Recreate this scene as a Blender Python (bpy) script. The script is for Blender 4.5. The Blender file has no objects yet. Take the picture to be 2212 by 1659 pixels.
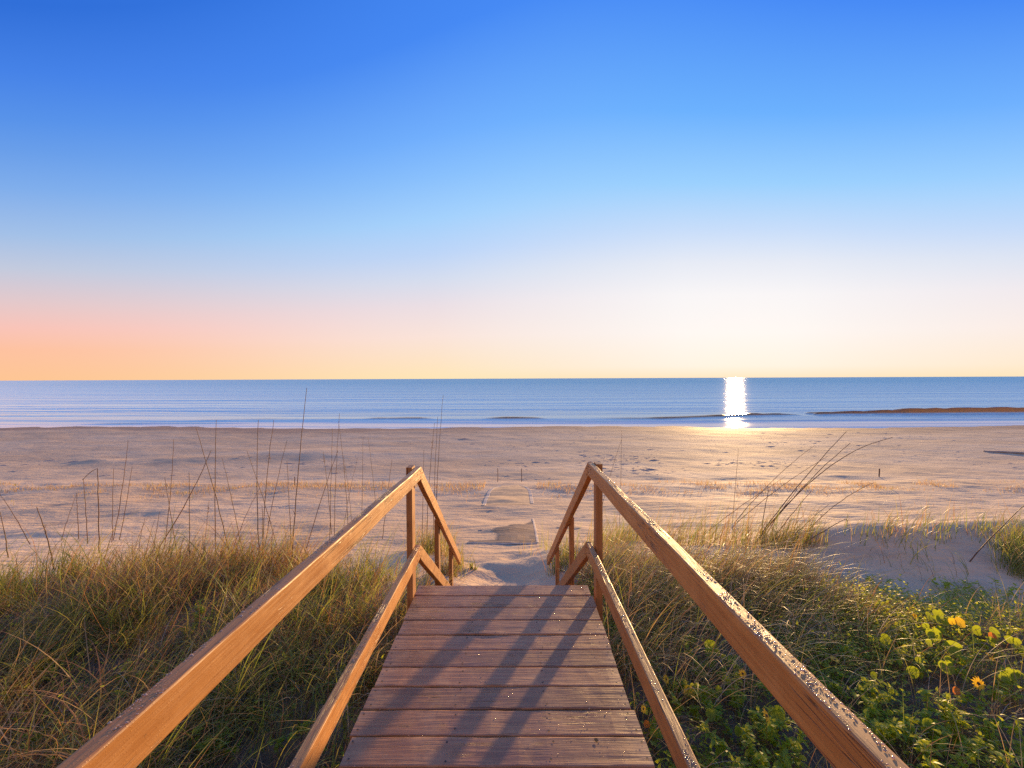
import bpy, bmesh, math, random
import numpy as np
from mathutils import Matrix, Vector

random.seed(7)
RNG = np.random.default_rng(7)
scene = bpy.context.scene
COL = scene.collection
rad = math.radians

# ------------------------------------------------------------------ camera
EYE = 5.6                                  # metres above the sea
F = 914.0                                  # focal length in units of a 2212-wide frame
R = (Matrix.Rotation(rad(0.24), 3, 'Z') @ Matrix.Rotation(rad(90 - 0.752), 3, 'X')
     @ Matrix.Rotation(rad(-0.233), 3, 'Z'))
cam_data = bpy.data.cameras.new('camera')
cam_data.sensor_width = 36
cam_data.lens = 36 * F / 2212
cam_data.clip_start = 0.02
cam_data.clip_end = 60000
cam = bpy.data.objects.new('camera', cam_data)
COL.objects.link(cam)
cam.matrix_world = Matrix.Translation((0, 0, EYE)) @ R.to_4x4()
scene.camera = cam

# ------------------------------------------------------------------ sun, sky, exposure
SUN_AZ, SUN_EL = rad(27.6), rad(5.1)
sun_dir = Vector((math.sin(SUN_AZ) * math.cos(SUN_EL), math.cos(SUN_AZ) * math.cos(SUN_EL), math.sin(SUN_EL)))
sl = bpy.data.lights.new('sun', 'SUN')
sl.energy = 5.0
sl.angle = rad(1.1)
sl.color = (1.0, 0.63, 0.27)
so = bpy.data.objects.new('sun', sl)
so.rotation_euler = sun_dir.to_track_quat('Z', 'Y').to_euler()
so.location = (30, 60, 20)
COL.objects.link(so)

scene.view_settings.view_transform = 'Standard'
scene.view_settings.look = 'None'
scene.view_settings.exposure = 0.80
scene.view_settings.gamma = 1.0
scene.view_settings.use_curve_mapping = False
scene.render.engine = 'CYCLES'
cy = scene.cycles
cy.max_bounces = 7
cy.diffuse_bounces = 3
cy.glossy_bounces = 3
cy.transmission_bounces = 4
cy.transparent_max_bounces = 6
cy.sample_clamp_indirect = 4
cy.caustics_reflective = False
cy.caustics_refractive = False
cy.use_denoising = False
try:
    cy.denoiser = 'OPENIMAGEDENOISE'
except Exception:
    pass


def s2l(c):
    return tuple(((v / 255) / 12.92 if v / 255 <= 0.04045 else ((v / 255 + 0.055) / 1.055) ** 2.4) for v in c)


class NT:
    """tiny node-tree writer"""
    def __init__(self, tree):
        self.t = tree
        self.t.nodes.clear()

    def n(self, kind, **kw):
        node = self.t.nodes.new(kind)
        for k, v in kw.items():
            setattr(node, k, v)
        return node

    def link(self, a, b):
        self.t.links.new(a, b)

    def math(self, op, a, b=None, c=None, clamp=False):
        m = self.n('ShaderNodeMath', operation=op, use_clamp=clamp)
        for i, v in enumerate((a, b, c)):
            if v is None:
                continue
            if isinstance(v, (int, float)):
                m.inputs[i].default_value = v
            else:
                self.link(v, m.inputs[i])
        return m.outputs[0]

    def ramp(self, fac, stops, interp='LINEAR'):
        r = self.n('ShaderNodeValToRGB')
        r.color_ramp.interpolation = interp
        els = r.color_ramp.elements
        while len(els) > 1:
            els.remove(els[-1])
        els[0].position = stops[0][0]
        els[0].color = (*stops[0][1][:3], 1)
        for p, c in stops[1:]:
            e = els.new(p)
            e.color = (*c[:3], 1)
        self.link(fac, r.inputs[0])
        return r.outputs[0]

    def mix(self, fac, a, b, blend='MIX'):
        m = self.n('ShaderNodeMix', data_type='RGBA', blend_type=blend)
        for i, v in ((0, fac), (6, a), (7, b)):
            if isinstance(v, (int, float)):
                m.inputs[i].default_value = v
            elif isinstance(v, tuple):
                m.inputs[i].default_value = (*v[:3], 1)
            else:
                self.link(v, m.inputs[i])
        return m.outputs[2]

    def maprange(self, v, a, b, c=0.0, d=1.0, smooth=False):
        m = self.n('ShaderNodeMapRange', interpolation_type='SMOOTHSTEP' if smooth else 'LINEAR')
        self.link(v, m.inputs[0])
        for i, x in enumerate((a, b, c, d)):
            m.inputs[i + 1].default_value = x
        return m.outputs[0]

    def noise(self, vec, scale, detail=3, rough=0.55, dist=0.0):
        m = self.n('ShaderNodeTexNoise')
        m.inputs['Scale'].default_value = scale
        m.inputs['Detail'].default_value = detail
        m.inputs['Roughness'].default_value = rough
        m.inputs['Distortion'].default_value = dist
        if vec is not None:
            self.link(vec, m.inputs['Vector'])
        return m.outputs[0]

    def mapping(self, vec, scale=(1, 1, 1), rot=(0, 0, 0), loc=(0, 0, 0)):
        m = self.n('ShaderNodeMapping')
        m.inputs['Scale'].default_value = scale
        m.inputs['Rotation'].default_value = rot
        m.inputs['Location'].default_value = loc
        self.link(vec, m.inputs['Vector'])
        return m.outputs[0]

    def bump(self, height, strength=0.3, distance=0.01, normal=None):
        b = self.n('ShaderNodeBump')
        b.inputs['Strength'].default_value = strength
        b.inputs['Distance'].default_value = distance
        self.link(height, b.inputs['Height'])
        if normal is not None:
            self.link(normal, b.inputs['Normal'])
        return b.outputs[0]


world = bpy.data.worlds.new('World')
scene.world = world
world.use_nodes = True
W = NT(world.node_tree)
tc = W.n('ShaderNodeTexCoord')
nrm = W.n('ShaderNodeVectorMath', operation='NORMALIZE')
W.link(tc.outputs['Generated'], nrm.inputs[0])
sep = W.n('ShaderNodeSeparateXYZ')
W.link(nrm.outputs[0], sep.inputs[0])
elev = W.math('MULTIPLY', W.math('ARCSINE', sep.outputs[2]), 180 / math.pi)
elev = W.math('MAXIMUM', elev, 0.0)
flat = W.n('ShaderNodeCombineXYZ')
W.link(sep.outputs[0], flat.inputs[0])
W.link(sep.outputs[1], flat.inputs[1])
fn = W.n('ShaderNodeVectorMath', operation='NORMALIZE')
W.link(flat.outputs[0], fn.inputs[0])


def hdot(az):
    d = W.n('ShaderNodeVectorMath', operation='DOT_PRODUCT')
    W.link(fn.outputs[0], d.inputs[0])
    d.inputs[1].default_value = (math.sin(az), math.cos(az), 0)
    return d.outputs['Value']


glow_c = hdot(rad(8))                       # middle of the bright sunrise arc
sun_c = hdot(SUN_AZ)
stretch = W.math('MINIMUM', W.math('MULTIPLY', W.math('SUBTRACT', 1.0, glow_c), 1.6), 0.80)
# unseen sky opposite the sunrise, made paler and pinker to add warm fill
dd = W.n('ShaderNodeVectorMath', operation='DOT_PRODUCT')
W.link(nrm.outputs[0], dd.inputs[0])
dd.inputs[1].default_value = (math.sin(SUN_AZ), math.cos(SUN_AZ), 0)
pale = W.maprange(dd.outputs['Value'], 0.15, -0.65, 1.0, 0.26, True)
ee = W.math('DIVIDE', W.math('MULTIPLY', W.math('MULTIPLY', elev, pale), W.math('ADD', stretch, 1.0)), 60.0, clamp=True)
near_sun = [(0, (250, 228, 196)), (1.5, (252, 240, 226)), (5.9, (251, 246, 243)), (10.7, (247, 245, 247)), (14.7, (230, 235, 246)),
            (18.6, (200, 222, 251)), (24, (155, 209, 255)), (31.5, (108, 178, 255)), (42, (72, 140, 247)), (52, (58, 125, 235)), (60, (62, 130, 240))]
mid = [(0, (255, 233, 186)), (2.4, (255, 231, 200)), (6.1, (251, 230, 221)), (10.4, (236, 225, 231)), (14, (214, 223, 241)),
       (17.5, (190, 215, 250)), (22, (165, 211, 255)), (27, (138, 194, 255)), (31.8, (113, 176, 255)), (41.8, (70, 138, 245)), (52, (58, 125, 234)), (60, (62, 130, 240))]
far = [(0, (255, 198, 148)), (4.7, (255, 194, 160)), (8.1, (250, 196, 184)), (11.8, (230, 201, 202)), (17, (196, 203, 222)),
       (22, (164, 193, 232)), (28.7, (128, 174, 236)), (33.7, (106, 159, 234)), (38, (88, 147, 234)), (44, (70, 131, 232)), (52, (48, 111, 217)), (60, (50, 114, 222))]  # top stops of all three lightened for fill from the unseen zenith
rS, rC, rL = (W.ramp(ee, [(p / 60, s2l(c)) for p, c in st]) for st in (near_sun, mid, far))
w1 = W.maprange(W.math('MULTIPLY', W.math('ARCCOSINE', sun_c), 180 / math.pi), 6.0, 38.0, 0, 1)
w2 = W.maprange(sun_c, 0.90, 0.14, 0, 1, True)
grad = W.mix(w2, W.mix(w1, rS, rC), rL)
sky = W.n('ShaderNodeTexSky', sky_type='NISHITA')
sky.sun_disc = False
sky.sun_elevation = SUN_EL
sky.sun_rotation = SUN_AZ
sky.altitude = 5
sky.air_density = 1.0
sky.dust_density = 1.0
scaled = W.mix(1.0, grad, (10.0, 10.0, 10.0), 'MULTIPLY')
total = W.mix(0.015, scaled, sky.outputs[0])
bg = W.n('ShaderNodeBackground')
bg.inputs['Strength'].default_value = 0.0575
W.link(total, bg.inputs['Color'])
wo = W.n('ShaderNodeOutputWorld')
W.link(bg.outputs[0], wo.inputs[0])


# ------------------------------------------------------------------ helpers
def ray(px, py):
    v = R @ Vector(((px - 1106) / F, -(py - 829.5) / F, -1.0))
    return v


def at(px, py, d):
    """world point seen at a 2212-wide picture position, d metres ahead"""
    v = ray(px, py)
    v = v * (d / v.y)
    return Vector((v.x, v.y, EYE + v.z))


def tag(o, label=None, cat=None, group=None, kind=None):
    if label: o['label'] = label
    if cat: o['category'] = cat
    if group: o['group'] = group
    if kind: o['kind'] = kind
    return o


def link_obj(name, me, mats=(), parent=None, loc=None):
    if me is not None:
        for m in mats:
            me.materials.append(m)
    o = bpy.data.objects.new(name, me)
    COL.objects.link(o)
    if parent is not None:
        o.parent = parent
    if loc is not None:
        o.location = loc
    return o


def np_mesh(name, verts, faces, smooth=True, mat_idx=None):
    """faces: (n,k) array or a list of such arrays"""
    me = bpy.data.meshes.new(name)
    verts = np.asarray(verts, dtype=np.float32).reshape(-1, 3)
    fl = faces if isinstance(faces, list) else [faces]
    fl = [np.asarray(f, dtype=np.int32) for f in fl if len(f)]
    loops = np.concatenate([f.ravel() for f in fl])
    tot = np.concatenate([np.full(len(f), f.shape[1], dtype=np.int32) for f in fl])
    start = np.concatenate([[0], np.cumsum(tot)[:-1]]).astype(np.int32)
    me.vertices.add(len(verts))
    me.vertices.foreach_set('co', verts.ravel())
    me.loops.add(len(loops))
    me.loops.foreach_set('vertex_index', loops)
    me.polygons.add(len(tot))
    me.polygons.foreach_set('loop_start', start)
    me.polygons.foreach_set('loop_total', tot)
    if mat_idx is not None:
        me.polygons.foreach_set('material_index', np.asarray(mat_idx, dtype=np.int32))
    me.polygons.foreach_set('use_smooth', np.full(len(tot), smooth))
    me.update(calc_edges=True)
    me.validate()
    return me


_lat = RNG.random((257, 257)).astype(np.float64)


def vnoise(x, y):
    x = np.asarray(x, float); y = np.asarray(y, float)
    xi = np.floor(x).astype(int); yi = np.floor(y).astype(int)
    fx = x - xi; fy = y - yi
    fx = fx * fx * (3 - 2 * fx); fy = fy * fy * (3 - 2 * fy)
    a = _lat[xi % 256, yi % 256]; b = _lat[(xi + 1) % 256, yi % 256]
    c = _lat[xi % 256, (yi + 1) % 256]; d = _lat[(xi + 1) % 256, (yi + 1) % 256]
    return (a * (1 - fx) + b * fx) * (1 - fy) + (c * (1 - fx) + d * fx) * fy - 0.5


def fbm(x, y, oct=4, gain=0.5):
    s = 0; a = 1.0
    for i in range(oct):
        s = s + a * vnoise(x * 2 ** i + 17.3 * i, y * 2 ** i + 5.1 * i)
        a *= gain
    return s


def sstep(v, a, b):
    t = np.clip((np.asarray(v, float) - a) / (b - a), 0, 1)
    return t * t * (3 - 2 * t)


def gauss(v, s):
    return np.exp(-(v / s) ** 2)


# ------------------------------------------------------------------ materials
def new_mat(name):
    m = bpy.data.materials.new(name)
    m.use_nodes = True
    return m, NT(m.node_tree)


def finish(nt, shader):
    out = nt.n('ShaderNodeOutputMaterial')
    nt.link(shader, out.inputs[0])


def principled(nt, color=None, rough=0.5, normal=None, spec=0.5, **kw):
    p = nt.n('ShaderNodeBsdfPrincipled')
    for key, v in (('Base Color', color), ('Roughness', rough), ('Normal', normal), ('Specular IOR Level', spec)):
        if v is None:
            continue
        if isinstance(v, tuple):
            p.inputs[key].default_value = (*v[:3], 1)
        elif isinstance(v, (int, float)):
            p.inputs[key].default_value = v
        else:
            nt.link(v, p.inputs[key])
    for k, v in kw.items():
        p.inputs[k].default_value = v
    return p.outputs[0]


def mat_wood(name, base, dark, pale, grain_axis, rough=0.45, wear=0.4):
    m, t = new_mat(name)
    tcn = t.n('ShaderNodeTexCoord')
    oi = t.n('ShaderNodeObjectInfo')
    off = t.n('ShaderNodeVectorMath', operation='ADD')
    sc = t.n('ShaderNodeVectorMath', operation='SCALE')
    cmb = t.n('ShaderNodeCombineXYZ')
    for i in range(3):
        t.link(oi.outputs['Random'], cmb.inputs[i])
    t.link(cmb.outputs[0], sc.inputs[0]); sc.inputs['Scale'].default_value = 37.0
    t.link(tcn.outputs['Object'], off.inputs[0]); t.link(sc.outputs[0], off.inputs[1])
    v = off.outputs[0]
    s = [60.0, 60.0, 60.0]
    s['xyz'.index(grain_axis)] = 2.2
    g = t.noise(t.mapping(v, tuple(s)), 1.0, 5, 0.62, 0.6)
    s2 = [14.0, 14.0, 14.0]
    s2['xyz'.index(grain_axis)] = 1.1
    g2 = t.noise(t.mapping(v, tuple(s2)), 1.0, 4, 0.6, 1.2)
    blotch = t.noise(v, 7.0, 5, 0.65)
    spots = t.noise(v, 70.0, 3, 0.6)
    c = t.mix(t.maprange(g, 0.36, 0.64), dark, base)
    c = t.mix(t.math('MULTIPLY', t.maprange(blotch, 0.48, 0.70, 0, 1, True), wear), c, pale)
    c = t.mix(t.math('MULTIPLY', t.maprange(g2, 0.60, 0.70, 0, 1, True), 0.55), c, dark)
    c = t.mix(t.math('MULTIPLY', t.maprange(spots, 0.68, 0.74, 0, 1, True), 0.5), c, tuple(0.35 * x for x in dark))
    s3 = [38.0, 38.0, 38.0]
    s3['xyz'.index(grain_axis)] = 0.9
    g3 = t.noise(t.mapping(v, tuple(s3)), 1.0, 3, 0.55, 0.3)
    crack = t.maprange(t.math('ABSOLUTE', t.math('SUBTRACT', g3, 0.5)), 0.004, 0.014, 1.0, 0.0)
    crack = t.math('MULTIPLY', crack, t.maprange(t.noise(v, 3.1, 3, 0.6), 0.50, 0.60, 0, 1, True))
    c = t.mix(t.math('MULTIPLY', crack, 0.8), c, tuple(0.22 * x for x in dark))
    hv = t.n('ShaderNodeHueSaturation')
    t.link(c, hv.inputs['Color'])
    t.link(t.maprange(oi.outputs['Random'], 0, 1, 0.80, 1.16), hv.inputs['Value'])
    # beads and film of dew: rounded bumps, wetter in patches
    vor = t.n('ShaderNodeTexVoronoi')
    vor.inputs['Scale'].default_value = 230.0
    t.link(v, vor.inputs['Vector'])
    bead = t.maprange(vor.outputs['Distance'], 0.0, 0.42, 1.0, 0.0, True)
    wetp = t.maprange(t.noise(v, 11.0, 3, 0.6), 0.46, 0.58, 0, 1, True)
    bead = t.math('MULTIPLY', bead, wetp)
    n1 = t.bump(g, 0.55, 0.004)
    n1 = t.bump(g2, 0.5, 0.006, n1)
    cb = t.n('ShaderNodeBump'); cb.invert = True
    cb.inputs['Strength'].default_value = 0.7; cb.inputs['Distance'].default_value = 0.004
    t.link(crack, cb.inputs['Height']); t.link(n1, cb.inputs['Normal']); n1 = cb.outputs[0]
    n2 = t.bump(bead, 0.25, 0.001, n1)
    rg = t.math('SUBTRACT', t.maprange(blotch, 0.3, 0.7, rough - 0.08, rough + 0.22), t.math('MULTIPLY', bead, 0.25))
    finish(t, principled(t, hv.outputs[0], rg, n2, 0.5))
    return m


M = {}
M['rail'] = mat_wood('rail_paint', (0.47, 0.208, 0.052), (0.35, 0.142, 0.034), (0.53, 0.255, 0.075), 'y', 0.46, 0.55)
M['post'] = mat_wood('post_paint', (0.42, 0.178, 0.054), (0.30, 0.116, 0.036), (0.46, 0.21, 0.07), 'z', 0.5, 0.4)
M['board'] = mat_wood('deck_paint', (0.44, 0.200, 0.084), (0.29, 0.128, 0.054), (0.50, 0.258, 0.122), 'x', 0.42, 0.7)
M['frame'] = mat_wood('frame_timber', (0.22, 0.12, 0.07), (0.14, 0.07, 0.04), (0.28, 0.17, 0.1), 'x', 0.7, 0.4)
M['stake'] = mat_wood('stake_timber', (0.17, 0.10, 0.07), (0.09, 0.05, 0.035), (0.25, 0.17, 0.12), 'z', 0.8, 0.4)
M['drift'] = mat_wood('driftwood_grey', (0.30, 0.27, 0.25), (0.18, 0.165, 0.15), (0.42, 0.38, 0.34), 'x', 0.85, 0.5)
M['slat'] = mat_wood('mat_timber', (0.54, 0.32, 0.15), (0.40, 0.22, 0.10), (0.60, 0.40, 0.21), 'x', 0.8, 0.6)


def mat_plain(name, col, rough=0.5, var=0.25, scale=30, spec=0.5):
    m, t = new_mat(name)
    tcn = t.n('ShaderNodeTexCoord')
    n = t.noise(tcn.outputs['Object'], scale, 4, 0.6)
    c = t.mix(t.maprange(n, 0.3, 0.7), tuple(v * (1 - var) for v in col), tuple(min(1, v * (1 + var)) for v in col))
    finish(t, principled(t, c, rough, t.bump(n, 0.3, 0.002), spec))
    return m


M['nail'] = mat_plain('nail_rust', (0.05, 0.035, 0.03), 0.7)
M['hole'] = mat_plain('knot_dark', (0.03, 0.018, 0.012), 0.9)
M['edge'] = mat_plain('mat_edge', (0.54, 0.41, 0.29), 0.8)
M['buried'] = mat_plain('mat_cover', (0.57, 0.36, 0.18), 0.9, 0.3, 14)
M['wrack'] = mat_plain('wrack', (0.30, 0.235, 0.19), 0.9, 0.4, 9)


def mat_dew():
    m, t = new_mat('dew_water')
    finish(t, principled(t, (0.72, 0.52, 0.38), 0.16, None, 0.5, **{'Transmission Weight': 0.6, 'IOR': 1.33}))
    return m


M['dew'] = mat_dew()


def mat_leaf(name, col, trans, tfac=0.45, rough=0.4, var=0.3, spec=0.5, scale=9.0):
    """two-sided plant tissue: reflects, and lets the low sun through"""
    m, t = new_mat(name)
    g = t.n('ShaderNodeNewGeometry')
    oi = t.n('ShaderNodeObjectInfo')
    n = t.noise(g.outputs['Position'], scale, 3, 0.6)
    k = t.math('ADD', t.math('MULTIPLY', n, 0.7), t.math('MULTIPLY', g.outputs['Random Per Island'], 0.55))
    k = t.maprange(k, 0.25, 0.95)
    lo = tuple(v * (1 - var) for v in col); hi = tuple(min(1, v * (1 + var)) for v in col)
    c = t.mix(k, lo, hi)
    p = principled(t, c, rough + 0.06, None, spec * 0.7)
    tr = t.n('ShaderNodeBsdfTranslucent')
    tlo = tuple(v * (1 - var) for v in trans); thi = tuple(min(1, v * (1 + var)) for v in trans)
    t.link(t.mix(k, tlo, thi), tr.inputs['Color'])
    mx = t.n('ShaderNodeMixShader')
    mx.inputs[0].default_value = tfac
    t.link(p, mx.inputs[1]); t.link(tr.outputs[0], mx.inputs[2])
    finish(t, mx.outputs[0])
    return m


GRASS = [
    mat_leaf('blade_green', (0.13, 0.17, 0.032), (0.36, 0.42, 0.05), 0.4, 0.38),
    mat_leaf('blade_olive', (0.22, 0.20, 0.05), (0.52, 0.45, 0.08), 0.4, 0.42),
    mat_leaf('blade_straw', (0.48, 0.305, 0.125), (0.70, 0.44, 0.16), 0.4, 0.45),
    mat_leaf('blade_brown', (0.31, 0.155, 0.065), (0.50, 0.24, 0.085), 0.35, 0.6),
    mat_leaf('blade_pale', (0.47, 0.36, 0.225), (0.55, 0.42, 0.24), 0.35, 0.4),
]
M['stalk'] = mat_leaf('oat_stalk', (0.13, 0.062, 0.036), (0.13, 0.065, 0.03), 0.15, 0.55)
M['seed'] = mat_leaf('oat_seed', (0.42, 0.27, 0.11), (0.5, 0.3, 0.1), 0.35, 0.6)
M['leaf'] = mat_leaf('bush_leaf', (0.20, 0.28, 0.026), (0.85, 0.92, 0.04), 0.55, 0.40, 0.3, 0.45)
M['leafy'] = mat_leaf('bush_leaf_pale', (0.27, 0.31, 0.04), (0.95, 0.92, 0.05), 0.55, 0.40, 0.3, 0.45)
M['round'] = mat_leaf('round_leaf', (0.15, 0.20, 0.02), (0.40, 0.46, 0.025), 0.55, 0.35, 0.2, 0.5)
M['roundy'] = mat_leaf('round_leaf_yellow', (0.38, 0.30, 0.03), (0.75, 0.50, 0.03), 0.55, 0.35, 0.2, 0.5)
M['autumn'] = mat_leaf('turned_leaf', (0.40, 0.13, 0.03), (0.75, 0.25, 0.04), 0.5, 0.4, 0.3)
M['petal'] = mat_leaf('petal_yellow', (0.75, 0.45, 0.02), (0.9, 0.55, 0.03), 0.4, 0.5, 0.12)
M['disc'] = mat_plain('flower_disc', (0.06, 0.028, 0.012), 0.8)
M['stem'] = mat_leaf('plant_stem', (0.14, 0.11, 0.045), (0.2, 0.16, 0.05), 0.1, 0.6)


def mat_sand():
    m, t = new_mat('sand')
    g = t.n('ShaderNodeNewGeometry')
    P = g.outputs['Position']
    veg = t.n('ShaderNodeAttribute', attribute_name='litter_shade').outputs['Fac']
    wet = t.n('ShaderNodeAttribute', attribute_name='wet').outputs['Fac']
    big = t.noise(t.mapping(P, (0.10, 0.35, 0.3)), 1.0, 5, 0.6)
    mid_ = t.noise(t.mapping(P, (0.7, 2.2, 1)), 1.0, 5, 0.62)
    fine = t.noise(P, 90.0, 3, 0.7)
    c = t.mix(t.maprange(big, 0.35, 0.65, 0, 1, True), (0.62, 0.42, 0.24), (0.70, 0.50, 0.305))
    c = t.mix(t.math('MULTIPLY', t.maprange(mid_, 0.50, 0.68, 0, 1, True), 0.5), c, (0.45, 0.29, 0.17))
    c = t.mix(t.math('MULTIPLY', t.maprange(fine, 0.55, 0.75), 0.28), c, (0.33, 0.235, 0.165))
    c = t.mix(t.math('MULTIPLY', wet, 0.75), c, (0.30, 0.185, 0.115))
    c = t.mix(t.math('MULTIPLY', veg, t.maprange(mid_, 0.25, 0.55, 0.7, 1.0)), c, (0.10, 0.066, 0.043))  # organic litter plus the shade under the growth, painted dark into the sand
    # wind ripples, broken up
    wv = t.n('ShaderNodeTexWave', wave_type='BANDS', bands_direction='Y')
    wv.inputs['Scale'].default_value = 1.35
    wv.inputs['Distortion'].default_value = 7.0
    wv.inputs['Detail'].default_value = 3.0
    wv.inputs['Detail Scale'].default_value = 1.2
    t.link(t.mapping(P, (0.45, 1.0, 1.0), (0, 0, rad(-14))), wv.inputs['Vector'])
    dimple = t.noise(t.mapping(P, (1.6, 3.0, 2)), 1.0, 4, 0.6)
    n = t.bump(wv.outputs[0], 0.16, 0.035)
    n = t.bump(dimple, 0.40, 0.10, n)
    n = t.bump(t.noise(P, 14.0, 4, 0.65), 0.5, 0.03, n)
    n = t.bump(fine, 0.4, 0.006, n)
    finish(t, principled(t, c, t.maprange(wet, 0, 1, 0.85, 0.75), n, t.maprange(wet, 0, 1, 0.07, 0.12)))
    return m


M['sand'] = mat_sand()


def mat_sea():
    m, t = new_mat('sea_water')
    g = t.n('ShaderNodeNewGeometry')
    P = g.outputs['Position']
    sp = t.n('ShaderNodeSeparateXYZ')
    t.link(P, sp.inputs[0])
    shallow = t.math('MULTIPLY', t.maprange(sp.outputs[1], 60, 90, 1, 0, True), t.maprange(sp.outputs[2], 0.04, 0.22, 0.15, 1.0))
    sky_tint_c = t.mix(t.maprange(sp.outputs[1], 60, 500), (0.56, 0.88, 0.90), (0.28, 0.68, 0.78))  # pale sky reflection painted into the water colour, brighter towards the shore
    c = t.mix(shallow, sky_tint_c, (0.52, 0.35, 0.17))
    # thin foam left by the wash
    fo = t.noise(t.mapping(P, (0.07, 0.75, 1)), 1.0, 5, 0.65, 0.8)
    edge = t.maprange(sp.outputs[1], 50, 58, 0.30, -0.06)
    c = t.mix(t.maprange(t.math('ADD', fo, edge), 0.56, 0.70, 0, 1, True), c, (0.80, 0.80, 0.80))
    # long low crests lying across the sun's path; hardly any slope along the crest
    turned = t.mapping(P, (1, 1, 1), (0, 0, SUN_AZ * 0.85))
    w_a = t.noise(t.mapping(t.mapping(P, (1, 1, 1), (0, 0, SUN_AZ * 0.4)), (0.022, 0.42, 0.3)), 1.0, 3, 0.55, 0.1)
    w_b = t.noise(t.mapping(turned, (0.07, 1.9, 1)), 1.0, 3, 0.55, 0.1)
    w_c = t.noise(t.mapping(P, (0.006, 0.08, 0.1)), 1.0, 3, 0.55, 0.2)
    n = t.bump(w_c, 1.0, 2.5)
    calm = t.maprange(sp.outputs[1], 52, 76, 0.10, 1.0, True)
    b1 = t.n('ShaderNodeBump'); b1.inputs['Distance'].default_value = 0.45
    t.link(calm, b1.inputs['Strength']); t.link(w_a, b1.inputs['Height']); t.link(n, b1.inputs['Normal'])
    b2 = t.n('ShaderNodeBump'); b2.inputs['Distance'].default_value = 0.07
    t.link(calm, b2.inputs['Strength']); t.link(w_b, b2.inputs['Height']); t.link(b1.outputs[0], b2.inputs['Normal'])
    # the countless small waves are steep along the wind and nearly level across it
    ax = t.n('ShaderNodeCombineXYZ')
    ax.inputs[0].default_value, ax.inputs[1].default_value = math.sin(SUN_AZ * 0.9), math.cos(SUN_AZ * 0.9)
    p = t.n('ShaderNodeBsdfPrincipled')
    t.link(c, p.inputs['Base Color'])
    t.link(t.maprange(sp.outputs[1], 55, 200, 0.21, 0.26), p.inputs['Roughness'])
    p.inputs['Anisotropic'].default_value = 1.0
    t.link(ax.outputs[0], p.inputs['Tangent'])
    p.inputs['IOR'].default_value = 1.33
    t.link(b2.outputs[0], p.inputs['Normal'])
    # the thin breaking crest lets the low sun through
    tr = t.n('ShaderNodeBsdfTranslucent')
    tr.inputs['Color'].default_value = (0.90, 0.60, 0.25, 1)
    mx = t.n('ShaderNodeMixShader')
    sz = t.maprange(sp.outputs[2], 0.06, 0.35, 0.0, 0.8)
    t.link(t.math('MULTIPLY', sz, shallow), mx.inputs[0])
    t.link(p.outputs[0], mx.inputs[1]); t.link(tr.outputs[0], mx.inputs[2])
    finish(t, mx.outputs[0])
    return m


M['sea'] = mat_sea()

# ------------------------------------------------------------------ terrain
_py = np.array([-30, -5, 0, 2.5, 4, 5, 6, 7, 8, 9.5, 11.4, 13, 14.6, 15.6, 17, 19, 25, 35, 42, 46, 49, 54, 60, 90])
_pH = np.array([2.0, 2.25, 2.38, 2.42, 2.38, 2.43, 2.58, 2.80, 2.98, 3.2, 3.42, 3.62, 3.74, 3.86, 4.25, 4.58, 4.93, 5.16, 5.28, 5.45, 5.62, 5.85, 6.1, 8.0])


def terrain(x, y):
    x = np.asarray(x, float); y = np.asarray(y, float)
    ys = y + 0.012 * x * sstep(y, 9, 14)                        # berm runs slightly skew
    h = EYE - np.interp(ys, _py, _pH)
    rough_amt = sstep(y, 4.8, 8)
    h = h + 0.10 * fbm(x * 0.45, y * 0.6, 4) * (0.35 + 0.65 * rough_amt) * (1 - 0.4 * sstep(y, 16, 30))
    h = h + 0.035 * fbm(x * 1.5 + 9, y * 2.4, 3) * sstep(y, 4.6, 6.5) * (1 - sstep(y, 15, 24))
    # dune on the right with its shaded face towards the walk
    h = h + 0.50 * gauss(y - 6.45 - 0.1 * np.sin(x), 0.85) * sstep(x, 2.6, 5.2)
    h = h - 0.16 * gauss(y - 4.75, 0.6) * sstep(x, 3.2, 5.0)
    h = h + 0.14 * gauss(y - 5.0, 0.8) * gauss(x - 2.6, 1.3)
    # left shelf under the grass
    h = h + 0.06 * gauss(y - 4.6, 1.0) * sstep(-x, 1.2, 2.5)
    # trodden sand at the foot of the steps
    h = h - 0.13 * gauss(x + 0.05, 0.50) * gauss(y - 5.0, 0.9)
    h = h + 0.17 * gauss(x - 0.95, 0.42) * gauss(y - 6.1, 0.7)
    foot = fbm(x * 3.2 + 3, y * 3.2, 2)
    h = h + 0.07 * foot * gauss(x + 0.05, 0.8) * gauss(y - 5.7, 1.1)
    # low hummocks far down the beach on the left
    h = h + 0.17 * gauss(x + 25.0, 1.3) * gauss(y - 25.2, 0.8)
    h = h + 0.20 * gauss(x + 19.5, 3.0) * gauss(y - 25.6, 1.3) + 0.22 * gauss(x + 14, 5) * gauss(y - 28, 2.2)
    # beach cusps at the water
    h = h + 0.10 * fbm(x * 0.045, y * 0.05, 2) * sstep(y, 32, 44) + 0.05 * np.sin(x * 0.11 + 0.6) * sstep(y, 38, 48)
    return h


def hit(px, py):
    """ground point under a picture position"""
    v = ray(px, py); v = v / v.y
    d0 = 1.0
    for i in range(900):
        d = d0 * 1.006 ** i
        if EYE + v.z * d <= float(terrain(v.x * d, d)):
            break
    return Vector((v.x * d, d, float(terrain(v.x * d, d))))


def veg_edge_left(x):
    return 5.55 + 0.35 * np.sin(x * 1.3) + 0.5 * vnoise(x * 0.8 + 3, x * 0 + 4)


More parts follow.
